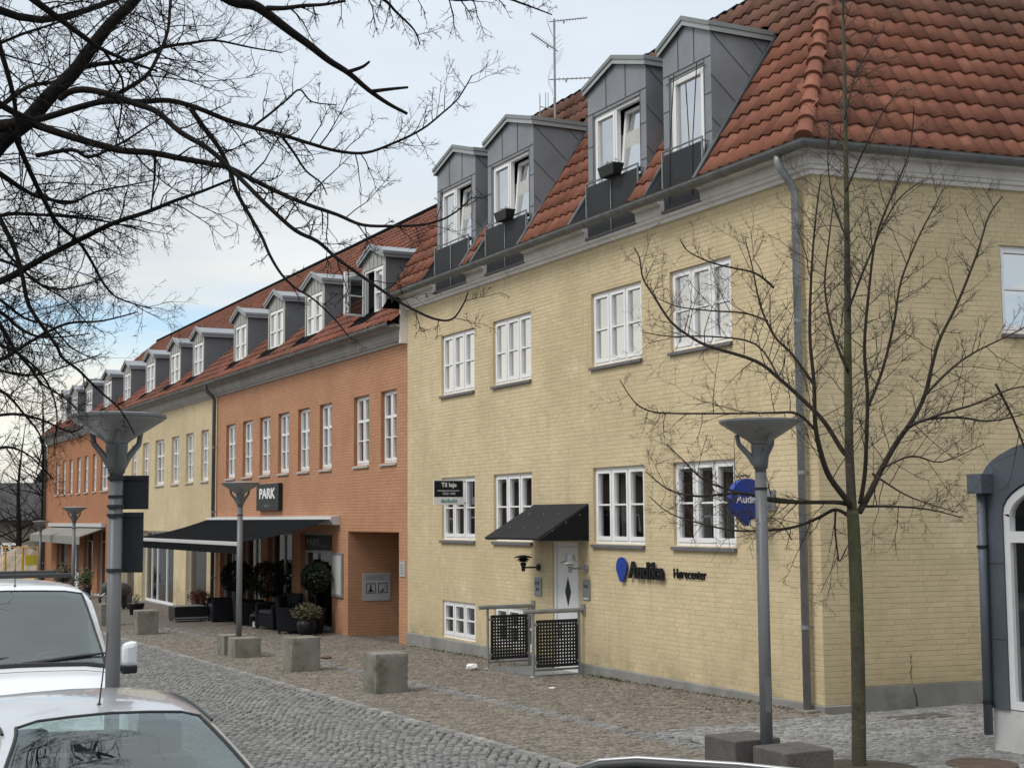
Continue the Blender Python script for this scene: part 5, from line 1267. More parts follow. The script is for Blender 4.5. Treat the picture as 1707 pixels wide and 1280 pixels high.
# ------------------------------------------------------------------ zinc arched entrance building on the right
ZB = material('blue-grey zinc cladding', (0.105, 0.125, 0.150), .5, .12, 1.5, metallic=.2, spots=[((.15, .17, .19), 1.2, .5, .7, .5)])
XZ = 10.9; FZ = Frame((XZ, 0, 0), (0, 1, 0), (0, 0, 1), (-1, 0, 0))
s = empty('arched_pavilion'); tag(s, 'blue-grey zinc pavilion with white arched glazed front at the right edge', 'building')
yl, yr_, zs_ = 10.98, 6.6, 2.30; cyz = (yl + yr_) / 2; hw = (yl - yr_) / 2
def arch(inset, spring, rise, n=26):
    a = hw - inset; return [(cyz + a * math.cos(math.pi * k / n), spring + rise * max(0.0, math.sin(math.pi * k / n)) ** .92) for k in range(n + 1)]
out = arch(0, 2.74, .50); inn = arch(.25, 2.40, .52)
mb = MB()
for k in range(len(out) - 1): mb.quad(FZ.p(*out[k]), FZ.p(*out[k + 1]), FZ.p(*inn[k + 1]), FZ.p(*inn[k])); mb.quad(FZ.p(*inn[k]), FZ.p(*inn[k + 1]), FZ.p(*inn[k + 1], -.12), FZ.p(*inn[k], -.12)); mb.quad(FZ.p(*out[k]), FZ.p(*out[k + 1]), FZ.p(*out[k + 1], -4), FZ.p(*out[k], -4))
for (a, b) in ((yl, yl - .25), (yr_, yr_ + .25)):
    mb.quad(FZ.p(a, .46), FZ.p(b, .46), FZ.p(b, 2.40), FZ.p(a, 2.74)); mb.quad(FZ.p(b, .46), FZ.p(b, 2.40), FZ.p(b, 2.40, -.12), FZ.p(b, .46, -.12)); mb.quad(FZ.p(a, .46), FZ.p(a, 2.74), FZ.p(a, 2.74, -4), FZ.p(a, .46, -4))
mb.build('cladding', ZB, s)
mb = MB()
for z in (1.15, 1.9): FZ.box(mb, yl - .25, yl, z, z + .015, 0, .008)
mb.build('seam', ZSEAM, s)
mb = MB(); FZ.box(mb, yr_ + .02, yl - .02, -.2, .459, -3.9, -.03); mb.build('plinth', material('white rendered plinth', (.60, .60, .58), .8, .12, 2, spots=[((.35, .34, .31), 3, .55, .75, .5)]), s)
fw = []; fo = arch(.255, 2.39, .51); fi = arch(.33, 2.36, .46)
mb = MB()
for k in range(len(fo) - 1): mb.hexa([FZ.p(*fo[k], -.10), FZ.p(*fo[k + 1], -.10), FZ.p(*fi[k + 1], -.10), FZ.p(*fi[k], -.10), FZ.p(*fo[k], -.02), FZ.p(*fo[k + 1], -.02), FZ.p(*fi[k + 1], -.02), FZ.p(*fi[k], -.02)])
for a, b in ((yl - .33, yl - .255), (yr_ + .255, yr_ + .33)): FZ.box(mb, a, b, .47, 2.39, -.10, -.02)
FZ.box(mb, yr_ + .33, yl - .33, 2.11, 2.22, -.10, -.025); FZ.box(mb, yr_ + .33, yl - .33, .47, .55, -.10, -.02)
for k in (1, 2): y = yl - .33 - (yl - yr_ - .66) * k / 3; FZ.box(mb, y - .04, y + .04, .55, 2.11, -.10, -.02)
mb.build('window_frame', WHITE, s)
mb = MB(); FZ.quad(mb, yr_ + .33, yl - .33, .55, 2.11, -.06); mb.build('pane', GLASSD, s)
mb = MB(); mb.add([FZ.p(*q, -.06) for q in fi] , [tuple(range(len(fi)))]); mb.build('pane', GLASSD, s)
mb = MB(); FZ.quad(mb, yr_ + .1, yl - .1, .4, 3.6, -3.2); FZ.quad(mb, yr_, yl, .45, .46, -.1); mb.build('interior', DARKM, s)
mb = MB(); FZ.box(mb, 10.2, 10.5, .47, 1.9, -.5, -.42); mb.build('inner_post', SIGNG, s)
mb = MB(); FZ.box(mb, 9.6, 10.4, 1.05, 1.35, -.9, -.8); mb.build('red_display', material('red display', (.30, .02, .025), .6), s)
mb = MB(); FZ.box(mb, yl - .15, yl + .05, 2.60, 2.80, .0, .16); mb.build('hopper', ZB, s, bevel=.005)
mb = MB(); mb.tube([FZ.p(yl - .03, 2.62, .05), FZ.p(yl - .02, .20, .05)], .045, 12); mb.build('downpipe', ZB, s, smooth=True)
for z in (.5, 2.05): mb = MB(); mb.tube([FZ.p(yl - .025, z, .05), FZ.p(yl - .025, z + .03, .05)], .055, 12); mb.build('pipe_clip', DARKM, s)
set_base(s, (XZ + 2, cyz, gz(9)))
# ------------------------------------------------------------------ cars
def catmull(st, n=5):
    out = []
    for i in range(len(st) - 1):
        p0, p1, p2, p3 = (np.array(st[max(i - 1, 0)]), np.array(st[i]), np.array(st[i + 1]), np.array(st[min(i + 2, len(st) - 1)]))
        for k in range(n):
            t = k / n; out.append(0.5 * ((2 * p1) + (-p0 + p2) * t + (2 * p0 - 5 * p1 + 4 * p2 - p3) * t * t + (-p0 + 3 * p1 - 3 * p2 + p3) * t ** 3))
    out.append(np.array(st[-1])); return out
TYRE = material('black rubber', (.02, .02, .02), .8); RIM = material('alloy rim', (.35, .36, .37), .35, metallic=.6); TRIM = material('black plastic trim', (.02, .021, .023), .5); SEAT = material('dark car seat', (.05, .05, .055), .9); HEADL = material('headlamp lens', (.55, .57, .58), .1); REDL = material('red tail lamp', (.25, .01, .01), .2); PLATE = material('number plate', (.6, .6, .58), .5)
def car(name, label, st, loc, rz, paint, ws_y, rear_y, side_y, wheels, wr=.30, extras=None, tilt=0.0, floor=.5, mirrors=True):
    """st: stations along the car, rear to front: (y, zb, ws, zs, xg, zg, xp, zp, xr, zre, zr); ws_y = (top, base) of the windscreen"""
    s = empty(name, loc, rz); s.rotation_euler = (tilt, 0, rz); tag(s, label, 'car')
    S = catmull(st, 6); prof = []
    for y, zb, ws, zs, xg, zg, xp, zp, xr, zre, zr in S:
        half = [(ws - .07, zb), (ws - .005, zb + .12), (ws + .012, zb + (zs - zb) * .55), (ws - .012, zs), (xg, zg), (xp, zp), (xr, zre), (xr * .78, zre + (zr - zre) * .62), (xr * .42, zr - (zr - zre) * .14), (0, zr)]
        prof.append([(x, y, z) for x, z in half] + [(-x, y, z) for x, z in half[-2::-1]])
    n = len(prof[0]); vs = [p for r in prof for p in r]
    parts = {'body': [], 'windscreen': [], 'rear_window': [], 'side_window': [], 'seal': []}
    for i in range(len(prof) - 1):
        ym = (S[i][0] + S[i + 1][0]) / 2
        for k in range(n - 1):
            key = 'body'; kk = min(k, n - 2 - k)
            if ws_y[0] < ym < ws_y[1] and kk >= 6: key = 'windscreen'
            elif rear_y[0] < ym < rear_y[1] and kk >= 6: key = 'rear_window'
            elif kk == 4 and any(a < ym < b for a, b in side_y): key = 'side_window'
            parts[key].append((i * n + k, i * n + k + 1, (i + 1) * n + k + 1, (i + 1) * n + k))
    parts['body'].append(tuple(range(n))); parts['body'].append(tuple((len(prof) - 1) * n + k for k in range(n)))
    for key, fs in parts.items():
        if not fs: continue
        used = sorted({j for f in fs for j in f}); ix = {j: q for q, j in enumerate(used)}
        mb = MB(); mb.add([vs[j] for j in used], [tuple(ix[j] for j in f) for f in fs]); mb.build(key, paint if key == 'body' else CARGL, s, smooth=True)
    # seals round the windscreen
    def ring_pts(ytarget, ks):
        i = min(range(len(S)), key=lambda q: abs(S[q][0] - ytarget)); return [Vector(prof[i][k]) for k in ks]
    top = ring_pts(ws_y[0], range(6, n - 6)); bot = ring_pts(ws_y[1], range(6, n - 6))
    ids = [i for i in range(len(S)) if ws_y[0] - .01 <= S[i][0] <= ws_y[1] + .01]
    for kk in (6, n - 7):
        mb = MB(); mb.tube([Vector(prof[i][kk]) + Vector((0, 0, .002)) for i in ids], .010, 6); mb.build('windscreen_seal', TRIM, s)
    mb = MB(); mb.tube([p + Vector((0, 0, .001)) for p in top], .007, 6); mb.build('windscreen_seal', TRIM, s)
    mb = MB(); mb.tube([p + Vector((0, .02, .002)) for p in bot], .022, 6); mb.build('scuttle', TRIM, s)
    iroof = [i for i in range(len(S)) if rear_y[1] < S[i][0] < ws_y[0] + .01]
    for kk in (5, n - 6):
        mb = MB(); mb.tube([Vector(prof[i][kk]) + Vector((0, 0, .008)) for i in iroof], .009, 5); mb.build('roof_moulding', TRIM, s)
    for wy in wheels:
        for sx in (-1, 1):
            wx = sx * (st[len(st) // 2][2] - .10)
            mb = MB(); prof_w = [(wr * .62, -.10), (wr * .95, -.10), (wr, -.06), (wr, .06), (wr * .95, .10), (wr * .62, .10)]
            vs_, fs_ = [], []
            for r_, xx in prof_w:
                for k in range(24): a = 2 * math.pi * k / 24; vs_.append((wx + xx, wy + r_ * math.cos(a), wr + r_ * math.sin(a)))
            for i in range(5):
                for k in range(24): fs_.append((i * 24 + k, i * 24 + (k + 1) % 24, (i + 1) * 24 + (k + 1) % 24, (i + 1) * 24 + k))
            mb.add(vs_, fs_); wh = mb.build('wheel', TYRE, s, smooth=True)
            mb = MB(); xx = wx + sx * .085; ring = [(xx, wy + wr * .62 * math.cos(2 * math.pi * k / 20), wr + wr * .62 * math.sin(2 * math.pi * k / 20)) for k in range(20)]; mb.add(ring, [tuple(range(20))]); mb.build('rim', RIM, wh)
    mid = st[len(st) // 2]; w2 = mid[2]
    mb = MB(); mb.box(-w2 + .1, w2 - .1, st[0][0] + .25, ws_y[1] - .1, .28, floor); mb.build('cabin_floor', SEAT, s)
    mb = MB(); yb = ws_y[1] - .05; mb.hexa([(-w2 + .14, yb - .42, floor), (w2 - .14, yb - .42, floor), (w2 - .14, yb + .02, floor), (-w2 + .14, yb + .02, floor), (-w2 + .16, yb - .36, floor + .36), (w2 - .16, yb - .36, floor + .36), (w2 - .16, yb + .0, floor + .40), (-w2 + .16, yb + .0, floor + .40)]); mb.build('dashboard', TRIM, s, bevel=.03)
    for sx in (-1, 1):
        yy = ws_y[0] - .25; mb = MB(); mb.hexa([(sx * .36 - .22, yy - .06, floor), (sx * .36 + .22, yy - .06, floor), (sx * .36 + .22, yy + .08, floor), (sx * .36 - .22, yy + .08, floor), (sx * .36 - .2, yy - .2, floor + .58), (sx * .36 + .2, yy - .2, floor + .58), (sx * .36 + .2, yy - .1, floor + .58), (sx * .36 - .2, yy - .1, floor + .58)]); mb.build('seat', SEAT, s, bevel=.04)
        mb = MB(); mb.box(sx * .36 - .12, sx * .36 + .12, yy - .24, yy - .14, floor + .60, floor + .78); mb.build('headrest', SEAT, s, bevel=.03)
    mb = MB(); c = Vector((-.36, ws_y[0] + .22, floor + .38)); u = Vector((1, 0, 0)); v = Vector((0, .35, .94)); mb.tube([c + (u * math.cos(2 * math.pi * k / 20) + v * math.sin(2 * math.pi * k / 20)) * .19 for k in range(21)], .016, 6); mb.tube([c - u * .18, c + u * .18], .02, 5); mb.build('steering_wheel', TRIM, s)
    for sx in (-1, 1) if mirrors else ():
        my = ws_y[1] - .30; mz = mid[5] + .06; x0 = mid[2] + .02
        mb = MB(); bmx = bmesh.new(); bmesh.ops.create_uvsphere(bmx, u_segments=14, v_segments=10, radius=1, matrix=Matrix.Translation((sx * (x0 + .11), my, mz)) @ Matrix.Diagonal((.12, .075, .085, 1))); me = bpy.data.meshes.new('wing_mirror'); bmx.to_mesh(me); bmx.free(); me.polygons.foreach_set('use_smooth', [True] * len(me.polygons)); link('wing_mirror', me, paint, s)
        mb.tube([(sx * (x0 - .10), my + .02, mz - .06), (sx * (x0 + .06), my, mz - .03)], .03, 6); mb.build('mirror_arm', TRIM, s)
    ff = st[-1]; 
    for sx in (-1, 1):
        mb = MB(); mb.hexa([(sx * .38, ff[0] - .02, .58), (sx * .62, ff[0] - .12, .60), (sx * .62, ff[0] - .02, .60), (sx * .38, ff[0] + .02, .58), (sx * .36, ff[0] - .08, .70), (sx * .64, ff[0] - .2, .74), (sx * .64, ff[0] - .06, .72), (sx * .36, ff[0] + .0, .69)]); mb.build('headlight', HEADL, s)
        rr_ = st[0]; mb = MB(); mb.box(min(sx * .5, sx * .66), max(sx * .5, sx * .66), rr_[0] - .03, rr_[0] + .05, .72, .95); mb.build('tail_light', REDL, s)
    mb = MB(); mb.box(-.26, .26, ff[0] + .0, ff[0] + .03, .36, .47); mb.build('number_plate', PLATE, s)
    for yj in [a for a, b in side_y[-1:]] + [ws_y[1] + .12]:      # door and wing joints
        i_ = min(range(len(S)), key=lambda q: abs(S[q][0] - yj))
        for kk in ((0, 5), (n - 5, n)): mb = MB(); mb.tube([Vector(prof[i_][k]) * 1.0005 for k in range(*kk)], .0035, 4); mb.build('panel_gap', TRIM, s)
    i_ = min(range(len(S)), key=lambda q: abs(S[q][0] - ws_y[1] - .10)); mb = MB(); mb.tube([Vector(prof[i_][k]) + Vector((0, 0, .001)) for k in range(5, n - 5)], .0035, 4); mb.build('bonnet_gap', TRIM, s)
    if extras: extras(s, prof, S, n)
    return s
def antenna_rod(s, x, y, z, L=.32, lean=.18, along=0.0):
    mb = MB(); mb.lathe([(.022, 0), (.018, .015), (.008, .035)], (x, y, z), 8); mb.tube([(x, y, z + .03), (x - lean * L * along, y - lean * L, z + .03 + L)], [.005, .0025], 5); mb.build('antenna', TRIM, s)
SILV = material('silver car paint', (0.56, 0.575, 0.60), .28, .02, 1.5, metallic=.35, coat=.8); VWHITE = material('white van paint', (.76, .78, .81), .3, .02, 1.5, coat=.7); GREYP = material('grey car paint', (.20, .205, .21), .3, metallic=.4, coat=.8)
HB = [(-1.92, .30, .66, .80, .62, .84, .60, .86, .55, .88, .90), (-1.82, .26, .76, .86, .68, .93, .63, 1.0, .56, 1.02, 1.05), (-1.52, .24, .81, .89, .71, .96, .60, 1.24, .53, 1.27, 1.30), (-1.10, .22, .83, .90, .73, .96, .60, 1.32, .53, 1.355, 1.395), (-.5, .22, .835, .90, .735, .95, .565, 1.345, .50, 1.38, 1.425), (.12, .22, .83, .89, .735, .95, .535, 1.315, .468, 1.35, 1.395), (.50, .22, .83, .885, .74, .95, .635, 1.145, .575, 1.18, 1.23), (.90, .22, .825, .87, .745, .93, .72, .955, .66, .985, 1.02), (1.3, .23, .805, .80, .73, .86, .66, .895, .52, .92, .945), (1.72, .26, .74, .66, .67, .72, .58, .76, .45, .785, .80), (1.93, .30, .60, .52, .54, .57, .48, .60, .38, .62, .63)]
def ex_silver(s, prof, S, n):
    antenna_rod(s, 0.02, -.08, 1.392, .36, .32, .55)
    mb = MB(); mb.box(-.10, .10, .30, .34, 1.20, 1.26); mb.build('inner_mirror', TRIM, s)
    for x, z, w_ in ((.14, 1.0, .16), (-.1, 1.12, .06)): pass
    mb = MB(); mb.box(.12, .20, .46, .47, 1.085, 1.11); mb.build('permit_sticker', PLATE, s)
car('hatchback_car', 'silver hatchback car in the lower left corner, windscreen facing the camera', HB, (1.555, 7.86, gz(8.2) - .075), rad(180), SILV, (.12, .90), (-1.82, -1.3), ((-1.4, -.55), (-.45, .55)), (-1.22, 1.25), .29, ex_silver)
VAN = [(-2.15, .35, .84, .95, .80, 1.02, .76, 1.66, .66, 1.72, 1.74), (-2.10, .30, .87, .98, .83, 1.05, .77, 1.68, .68, 1.745, 1.775), (-1.2, .28, .89, 1.0, .85, 1.07, .77, 1.70, .69, 1.765, 1.80), (-.2, .28, .895, 1.0, .85, 1.07, .77, 1.70, .69, 1.765, 1.805), (.42, .28, .89, .99, .85, 1.06, .755, 1.655, .67, 1.715, 1.755), (.80, .28, .885, .98, .84, 1.05, .79, 1.36, .72, 1.42, 1.46), (1.18, .28, .88, .96, .83, 1.02, .81, 1.07, .75, 1.11, 1.15), (1.55, .29, .86, .88, .80, .95, .74, 1.0, .60, 1.035, 1.06), (1.95, .31, .80, .74, .74, .80, .66, .85, .5, .885, .90), (2.12, .34, .68, .58, .62, .63, .55, .66, .44, .68, .69)]
def ex_van(s, prof, S, n):
    antenna_rod(s, -.10, .25, 1.765, .32, .1)
    for y in (-.35, -1.25): mb = MB(); mb.tube([(-.74, y, 1.72), (-.70, y, 1.86), (.70, y, 1.86), (.74, y, 1.72)], .022, 6); mb.build('roof_bar', TRIM, s)
    for x0 in (-.55, .2): mb = MB(); mb.tube([(x0 + .5, 1.16, 1.155), (x0, 1.10, 1.20), (x0 - .25, 1.06, 1.215)], [.02, .014, .008], 5); mb.build('wiper', TRIM, s)
    mb = MB(); mb.box(.35, .52, 1.0, 1.01, 1.24, 1.27); mb.build('permit_sticker', PLATE, s)
    for sx in (-1, 1):
        mb = MB(); a, b = sorted((sx * .96, sx * 1.10)); mb.hexa([(a, .80, 1.06), (b, .80, 1.06), (b, .90, 1.06), (a, .90, 1.06), (a, .78, 1.30), (b, .78, 1.27), (b, .93, 1.27), (a, .93, 1.30)]); mb.build('wing_mirror', VWHITE, s, bevel=.045)
        mb = MB(); mb.hexa([(a, .81, 1.0), (b - .0, .81, 1.0), (b, .89, 1.0), (a, .89, 1.0), (a, .80, 1.075), (b, .80, 1.075), (b, .905, 1.075), (a, .905, 1.075)]); mb.tube([(sx * .86, .82, 1.06), (sx * 1.0, .85, 1.05)], .03, 6); mb.build('mirror_foot', TRIM, s, bevel=.02)
car('delivery_van', 'white small van behind the silver car, roof bars and black wiper, facing the camera', VAN, (1.84, 14.35, gz(14.3)), rad(180), VWHITE, (.42, 1.18), (-2.2, -2.19), ((-.0, .75),), (-1.35, 1.35), .31, ex_van, floor=.65, mirrors=False)
def ex_rail(s, prof, S, n):
    for sx in (-1, 1):
        mb = MB(); pts = [(sx * .56, .02, 1.36), (sx * .565, -.04, 1.395), (sx * .57, -.12, 1.425), (sx * .575, -.25, 1.44), (sx * .575, -.6, 1.44), (sx * .57, -.9, 1.43), (sx * .565, -1.2, 1.40), (sx * .555, -1.32, 1.34)]; mb.tube(pts, .020, 8); r = mb.build('roof_rail', TRIM, s, smooth=True)
        mb = MB(); mb.tube([Vector(p) + Vector((0, 0, .016)) for p in pts[1:-1]], .009, 6); mb.build('rail_strip', RIM, s, smooth=True)
rg = (RIGHT * .92 - FWD * .40); hd_ = Vector((-rg.x, -rg.y, 0)).normalized(); rz_ = math.atan2(-hd_.x, hd_.y); lx = Vector((math.cos(rz_), math.sin(rz_), 0))
dq = at(1062, 1262, 1) - CAM; zr_ = (gz(4.6) + 1.465 - CAM.z) / dq.z; cq = CAM + dq * zr_ - lx * .575 + hd_ * .25; cq.z = gz(cq.y)
car('estate_car', 'grey car at the bottom edge, only its roof rail showing', HB, tuple(cq), rz_, GREYP, (.12, .90), (-1.82, -1.3), ((-1.4, -.55), (-.45, .55)), (-1.22, 1.25), .30, ex_rail)

# ------------------------------------------------------------------ trees
def smooth_path(pts, rs, n=4):
    q = catmull([(*p, r) for p, r in zip(pts, rs)], n); return [Vector(a[:3]) for a in q], [max(float(a[3]), .0012) for a in q]
class Twigs:
    def __init__(s, seed, wig=.35): s.mb = MB(); s.r = random.Random(seed); s.wig = wig
    def grow(s, p, d, length, rad_, level, up=0.0):
        r = s.r; wig = s.wig; n = 5 if level == 1 else (4 if level == 2 else 2); pts = [p.copy()]; rs = [rad_]; d = d.normalized(); side = d.orthogonal().normalized(); sg = r.choice((-1, 1)); dirs = []
        side.rotate(Matrix.Rotation(r.uniform(0, 6.28), 3, d))
        for k in range(n):
            d = (d + side * (sg * wig * r.uniform(.2, .8)) + Vector((r.gauss(0, .10), r.gauss(0, .10), r.gauss(0, .10) + up))).normalized(); sg = -sg
            pts.append(pts[-1] + d * (length / n)); rs.append(rad_ * (1 - .75 * (k + 1) / n)); dirs.append(d.copy())
        s.mb.tube(pts, rs, 4 if level == 1 else 3, cap=False)
        if level >= 3: return
        m = {1: r.randint(5, 8), 2: r.randint(3, 5)}[level]
        for k in range(m):
            t = r.uniform(.15, 1.0); i = min(int(t * n), n - 1); q = pts[i].lerp(pts[i + 1], t * n - i); dd = dirs[i]; o = dd.orthogonal().normalized(); o.rotate(Matrix.Rotation(r.uniform(0, 6.28), 3, dd))
            a = rad(r.uniform(32, 68)); s.grow(q, dd * math.cos(a) + o * math.sin(a), length * r.uniform(.28, .55) * (1.1 - .5 * t), max(rad_ * .55, .0014), level + 1, up)
    def along(s, pts, rs, spacing, lmin, lmax, start=.1, up=0.0, rk=.45):
        r = s.r; acc = 0; total = sum((b - a).length for a, b in zip(pts, pts[1:])); run = 0
        for i in range(len(pts) - 1):
            seg = pts[i + 1] - pts[i]; L = seg.length
            while acc < L:
                t = acc / max(L, 1e-6); f = (run + acc) / total
                if f > start:
                    q = pts[i] + seg * t; dd = seg.normalized(); o = dd.orthogonal().normalized(); o.rotate(Matrix.Rotation(r.uniform(0, 6.28), 3, dd)); a = rad(r.uniform(35, 80))
                    rr = rs[i]; s.grow(q, dd * math.cos(a) + o * math.sin(a), r.uniform(lmin, lmax) * (1.15 - .55 * f), min(max(rr * rk, .0024), .0050), 1, up)
                acc += spacing * r.uniform(.5, 1.5)
            acc -= L; run += L
def traced_tree(name, label, limbs, mat, twmat, wig, seed, group=None):
    """limbs: list of (points in pixel/depth [(px, py, depth)], widths in px at start and end)"""
    s = empty(name); tag(s, label, 'tree', group); T = Twigs(seed, wig)
    for kind, pts, w0, w1, sp, lmin, lmax, up in limbs:
        P = [at(*p) if len(p) == 3 else Vector(p[:3]) for p in pts]
        m = len(P); rs = [(w0 + (w1 - w0) * (k / (m - 1))) * .5 for k in range(m)]
        q, r = smooth_path(P, rs); mb = MB(); mb.tube(q, r, 10 if w0 > .05 else 6); mb.build(kind, mat if kind in ('trunk', 'limb', 'leader') or mat is BARK else BARKY, s, smooth=True)
        if sp: T.along(q, r, sp, lmin, lmax, up=up)
    tag(T.mb.build('twigs', twmat, s), kind='stuff')
    return s
def px(pts, z0, z1, w0, w1, sp=.055, lmin=.18, lmax=.66, up=0.0, kind='branch'):
    m = len(pts); zz = [z0 + (z1 - z0) * k / (m - 1) for k in range(m)]
    return (kind, [(x, y, z) for (x, y), z in zip(pts, zz)], w0 * z0 / F_PX, w1 * z1 / F_PX, sp, lmin, lmax, up)
ND = 7.4
nodeP = at(47, 201, ND)
trunk_xy = at(-300, 700, 7.6)
limbs = [
 ('trunk', [(trunk_xy.x, trunk_xy.y, gz(7), 0), (trunk_xy.x + .03, trunk_xy.y, 1.5, 0), (trunk_xy.x, trunk_xy.y + .05, 2.9, 0), (trunk_xy.x - .05, trunk_xy.y + .1, 4.4, 0), (trunk_xy.x - .1, trunk_xy.y + .3, 6.5, 0), (trunk_xy.x, trunk_xy.y + .4, 9.0, 0)], .30, .10, .25, .5, 1.2, 0.02),
 px([(-300, 560), (-180, 430), (-60, 315), (0, 239), (47, 201), (84, 159), (122, 122), (155, 77), (187, 37), (225, 0), (290, -90), (330, -220)], 7.6, 7.6, 36, 13, .10, .3, .8, kind='limb'),
 px([(-300, 300), (-150, 225), (-20, 213), (40, 205)], 7.6, ND, 30, 20, 0),
 px([(-20, 160), (20, 186), (60, 203)], 7.2, ND, 12, 10, .2),
 px([(-60, -90), (56, 0), (94, 28), (145, 66), (169, 82), (216, 103), (262, 119)], 6.8, 7.3, 14, 4, .07),
 px([(100, 165), (118, 153), (145, 150), (187, 159), (225, 173), (262, 187), (300, 220), (347, 248), (389, 286), (412, 309), (450, 347), (492, 384), (530, 403), (562, 431), (604, 461), (656, 497), (693, 518), (726, 532), (754, 532), (773, 506), (780, 487)], ND, 6.6, 12, 2.2, .09, .10, .36),
 px([(60, 200), (84, 194), (136, 178), (178, 169), (234, 170), (281, 168), (328, 180), (375, 199), (422, 213), (469, 225), (515, 239), (562, 252), (609, 255), (656, 239), (703, 216), (736, 190), (764, 164), (787, 126)], ND, 8.4, 12, 2.2, .055, .14, .52, .05),
 px([(55, 207), (108, 225), (155, 239), (201, 251), (253, 255), (305, 265), (356, 274), (384, 281), (422, 300), (469, 323), (515, 342), (562, 358), (604, 375), (656, 377), (703, 375), (740, 365), (768, 347), (787, 328)], ND, 7.0, 13, 2, .07, .10, .48),
 px([(270, -120), (330, -40), (384, 0), (422, 9), (445, 23), (483, 52), (515, 75), (548, 101), (581, 122), (614, 150), (647, 173), (679, 190)], 7.5, 7.9, 22, 5, 0),
 px([(581, 120), (604, 112), (616, 103)], 7.75, 7.7, 7, 4, 0), px([(618, 153), (650, 149), (680, 146)], 7.8, 7.9, 7, 4, 0),
 px([(445, 14), (475, 14), (506, 10), (540, 8), (576, 2)], 7.6, 7.4, 9, 4, .06, .12, .35, -.06),
 px([(319, 183), (342, 216), (366, 248), (384, 286), (394, 319), (417, 361), (436, 394), (450, 426), (469, 457), (492, 480), (520, 497), (556, 530), (580, 560)], 7.9, 7.6, 9, 2, .12, .08, .26),
 px([(-140, 520), (0, 469), (37, 450), (84, 424), (136, 398), (187, 373), (244, 354), (291, 335), (337, 319), (384, 300)], 8.2, 8.0, 13, 4, .045, .16, .62),
 px([(-90, 230), (0, 290), (28, 309), (52, 323), (80, 333), (131, 337)], 7.8, 8.2, 11, 4, .06),
 px([(-10, 40), (0, 80), (14, 127), (23, 164), (28, 200), (34, 240)], 7.0, 7.3, 10, 6, .08),
 px([(-60, 215), (0, 178), (47, 145), (94, 136), (131, 117)], 7.1, 7.9, 11, 4, .065),
 px([(20, 215), (28, 235), (52, 290), (75, 337), (98, 375), (131, 403), (155, 440), (173, 473), (197, 497), (253, 515)], ND, 8.6, 11, 2, .042, .16, .60),
 px([(-60, 250), (0, 365), (23, 412), (37, 459), (47, 506), (70, 543), (94, 576), (104, 596), (130, 616), (150, 636), (171, 656), (197, 679), (211, 699), (225, 725)], 7.4, 7.8, 9, 2, .11, .1, .34),
 px([(-70, 430), (0, 540), (23, 580), (50, 612), (70, 640), (109, 664), (129, 684)], 7.2, 7.7, 8, 2, .07, .12, .42),
 px([(-80, 480), (0, 520), (30, 545), (60, 560), (100, 562), (150, 556)], 8.5, 8.9, 8, 2, .038, .16, .52),
 px([(-80, 400), (0, 360), (60, 358), (120, 362), (180, 370), (240, 385)], 8.6, 9.2, 8, 2, .040, .16, .55),
 px([(-80, 620), (0, 600), (50, 570), (110, 540), (170, 535), (230, 520)], 9.0, 9.6, 8, 2, .040, .16, .55),
 px([(100, 130), (150, 110), (220, 100), (270, 80), (320, 72), (360, 68), (420, 80), (470, 88)], 7.7, 8.7, 9, 2, .040, .16, .55, .03),
 px([(180, 165), (240, 130), (265, 90), (280, 50), (285, 0), (300, -60)], 7.7, 8.4, 8, 4, .04, .15, .6, .04),
 px([(60, 260), (120, 250), (150, 262), (200, 240), (240, 215), (280, 190)], 8.2, 8.8, 8, 2, .045, .15, .52),
 px([(420, 213), (450, 190), (480, 165), (500, 150), (520, 170), (560, 175)], 8.0, 8.4, 5, 2, .06, .10, .3, .05),
 px([(470, 228), (490, 255), (510, 285), (535, 305), (545, 325)], 7.9, 8.2, 5, 2, .06, .08, .25),
 px([(545, -60), (600, -20), (640, 0), (660, 20), (690, 50), (700, 75)], 7.2, 7.4, 8, 2, .05, .10, .3, -.08),
 px([(620, -70), (700, -20), (760, 0), (830, -5), (880, 10), (920, 25)], 7.6, 8.0, 8, 2, .05, .10, .3, -.08),
 px([(170, 80), (190, 110), (205, 140), (200, 200), (190, 260)], 7.5, 7.9, 6, 2, .06, .12, .4),
 px([(258, 258), (258, 290), (255, 320), (252, 345)], 7.6, 7.7, 5, 2, .06, .1, .3),
]
for k, pts_ in enumerate(([(-60, 470), (0, 500), (40, 530), (85, 545), (120, 580), (160, 600)], [(-60, 560), (0, 575), (45, 600), (80, 640), (95, 690), (90, 740)], [(-60, 640), (0, 650), (40, 690), (70, 735), (60, 790)], [(-60, 330), (10, 420), (60, 470), (110, 500), (150, 545)], [(-40, 700), (20, 690), (70, 700), (120, 720), (150, 700)], [(-60, 420), (20, 440), (80, 480), (140, 475), (200, 450)], [(-60, 600), (10, 620), (60, 625), (110, 610), (170, 590)], [(-60, 100), (30, 60), (90, 40), (140, 20), (180, -30)], [(60, 320), (110, 340), (160, 320), (210, 310), (260, 300)], [(-40, 760), (10, 745), (50, 760), (90, 800)])):
    limbs.append(px(pts_, 9.0 + .25 * k, 9.6 + .3 * k, 6, 1.8, .05, .16, .55))
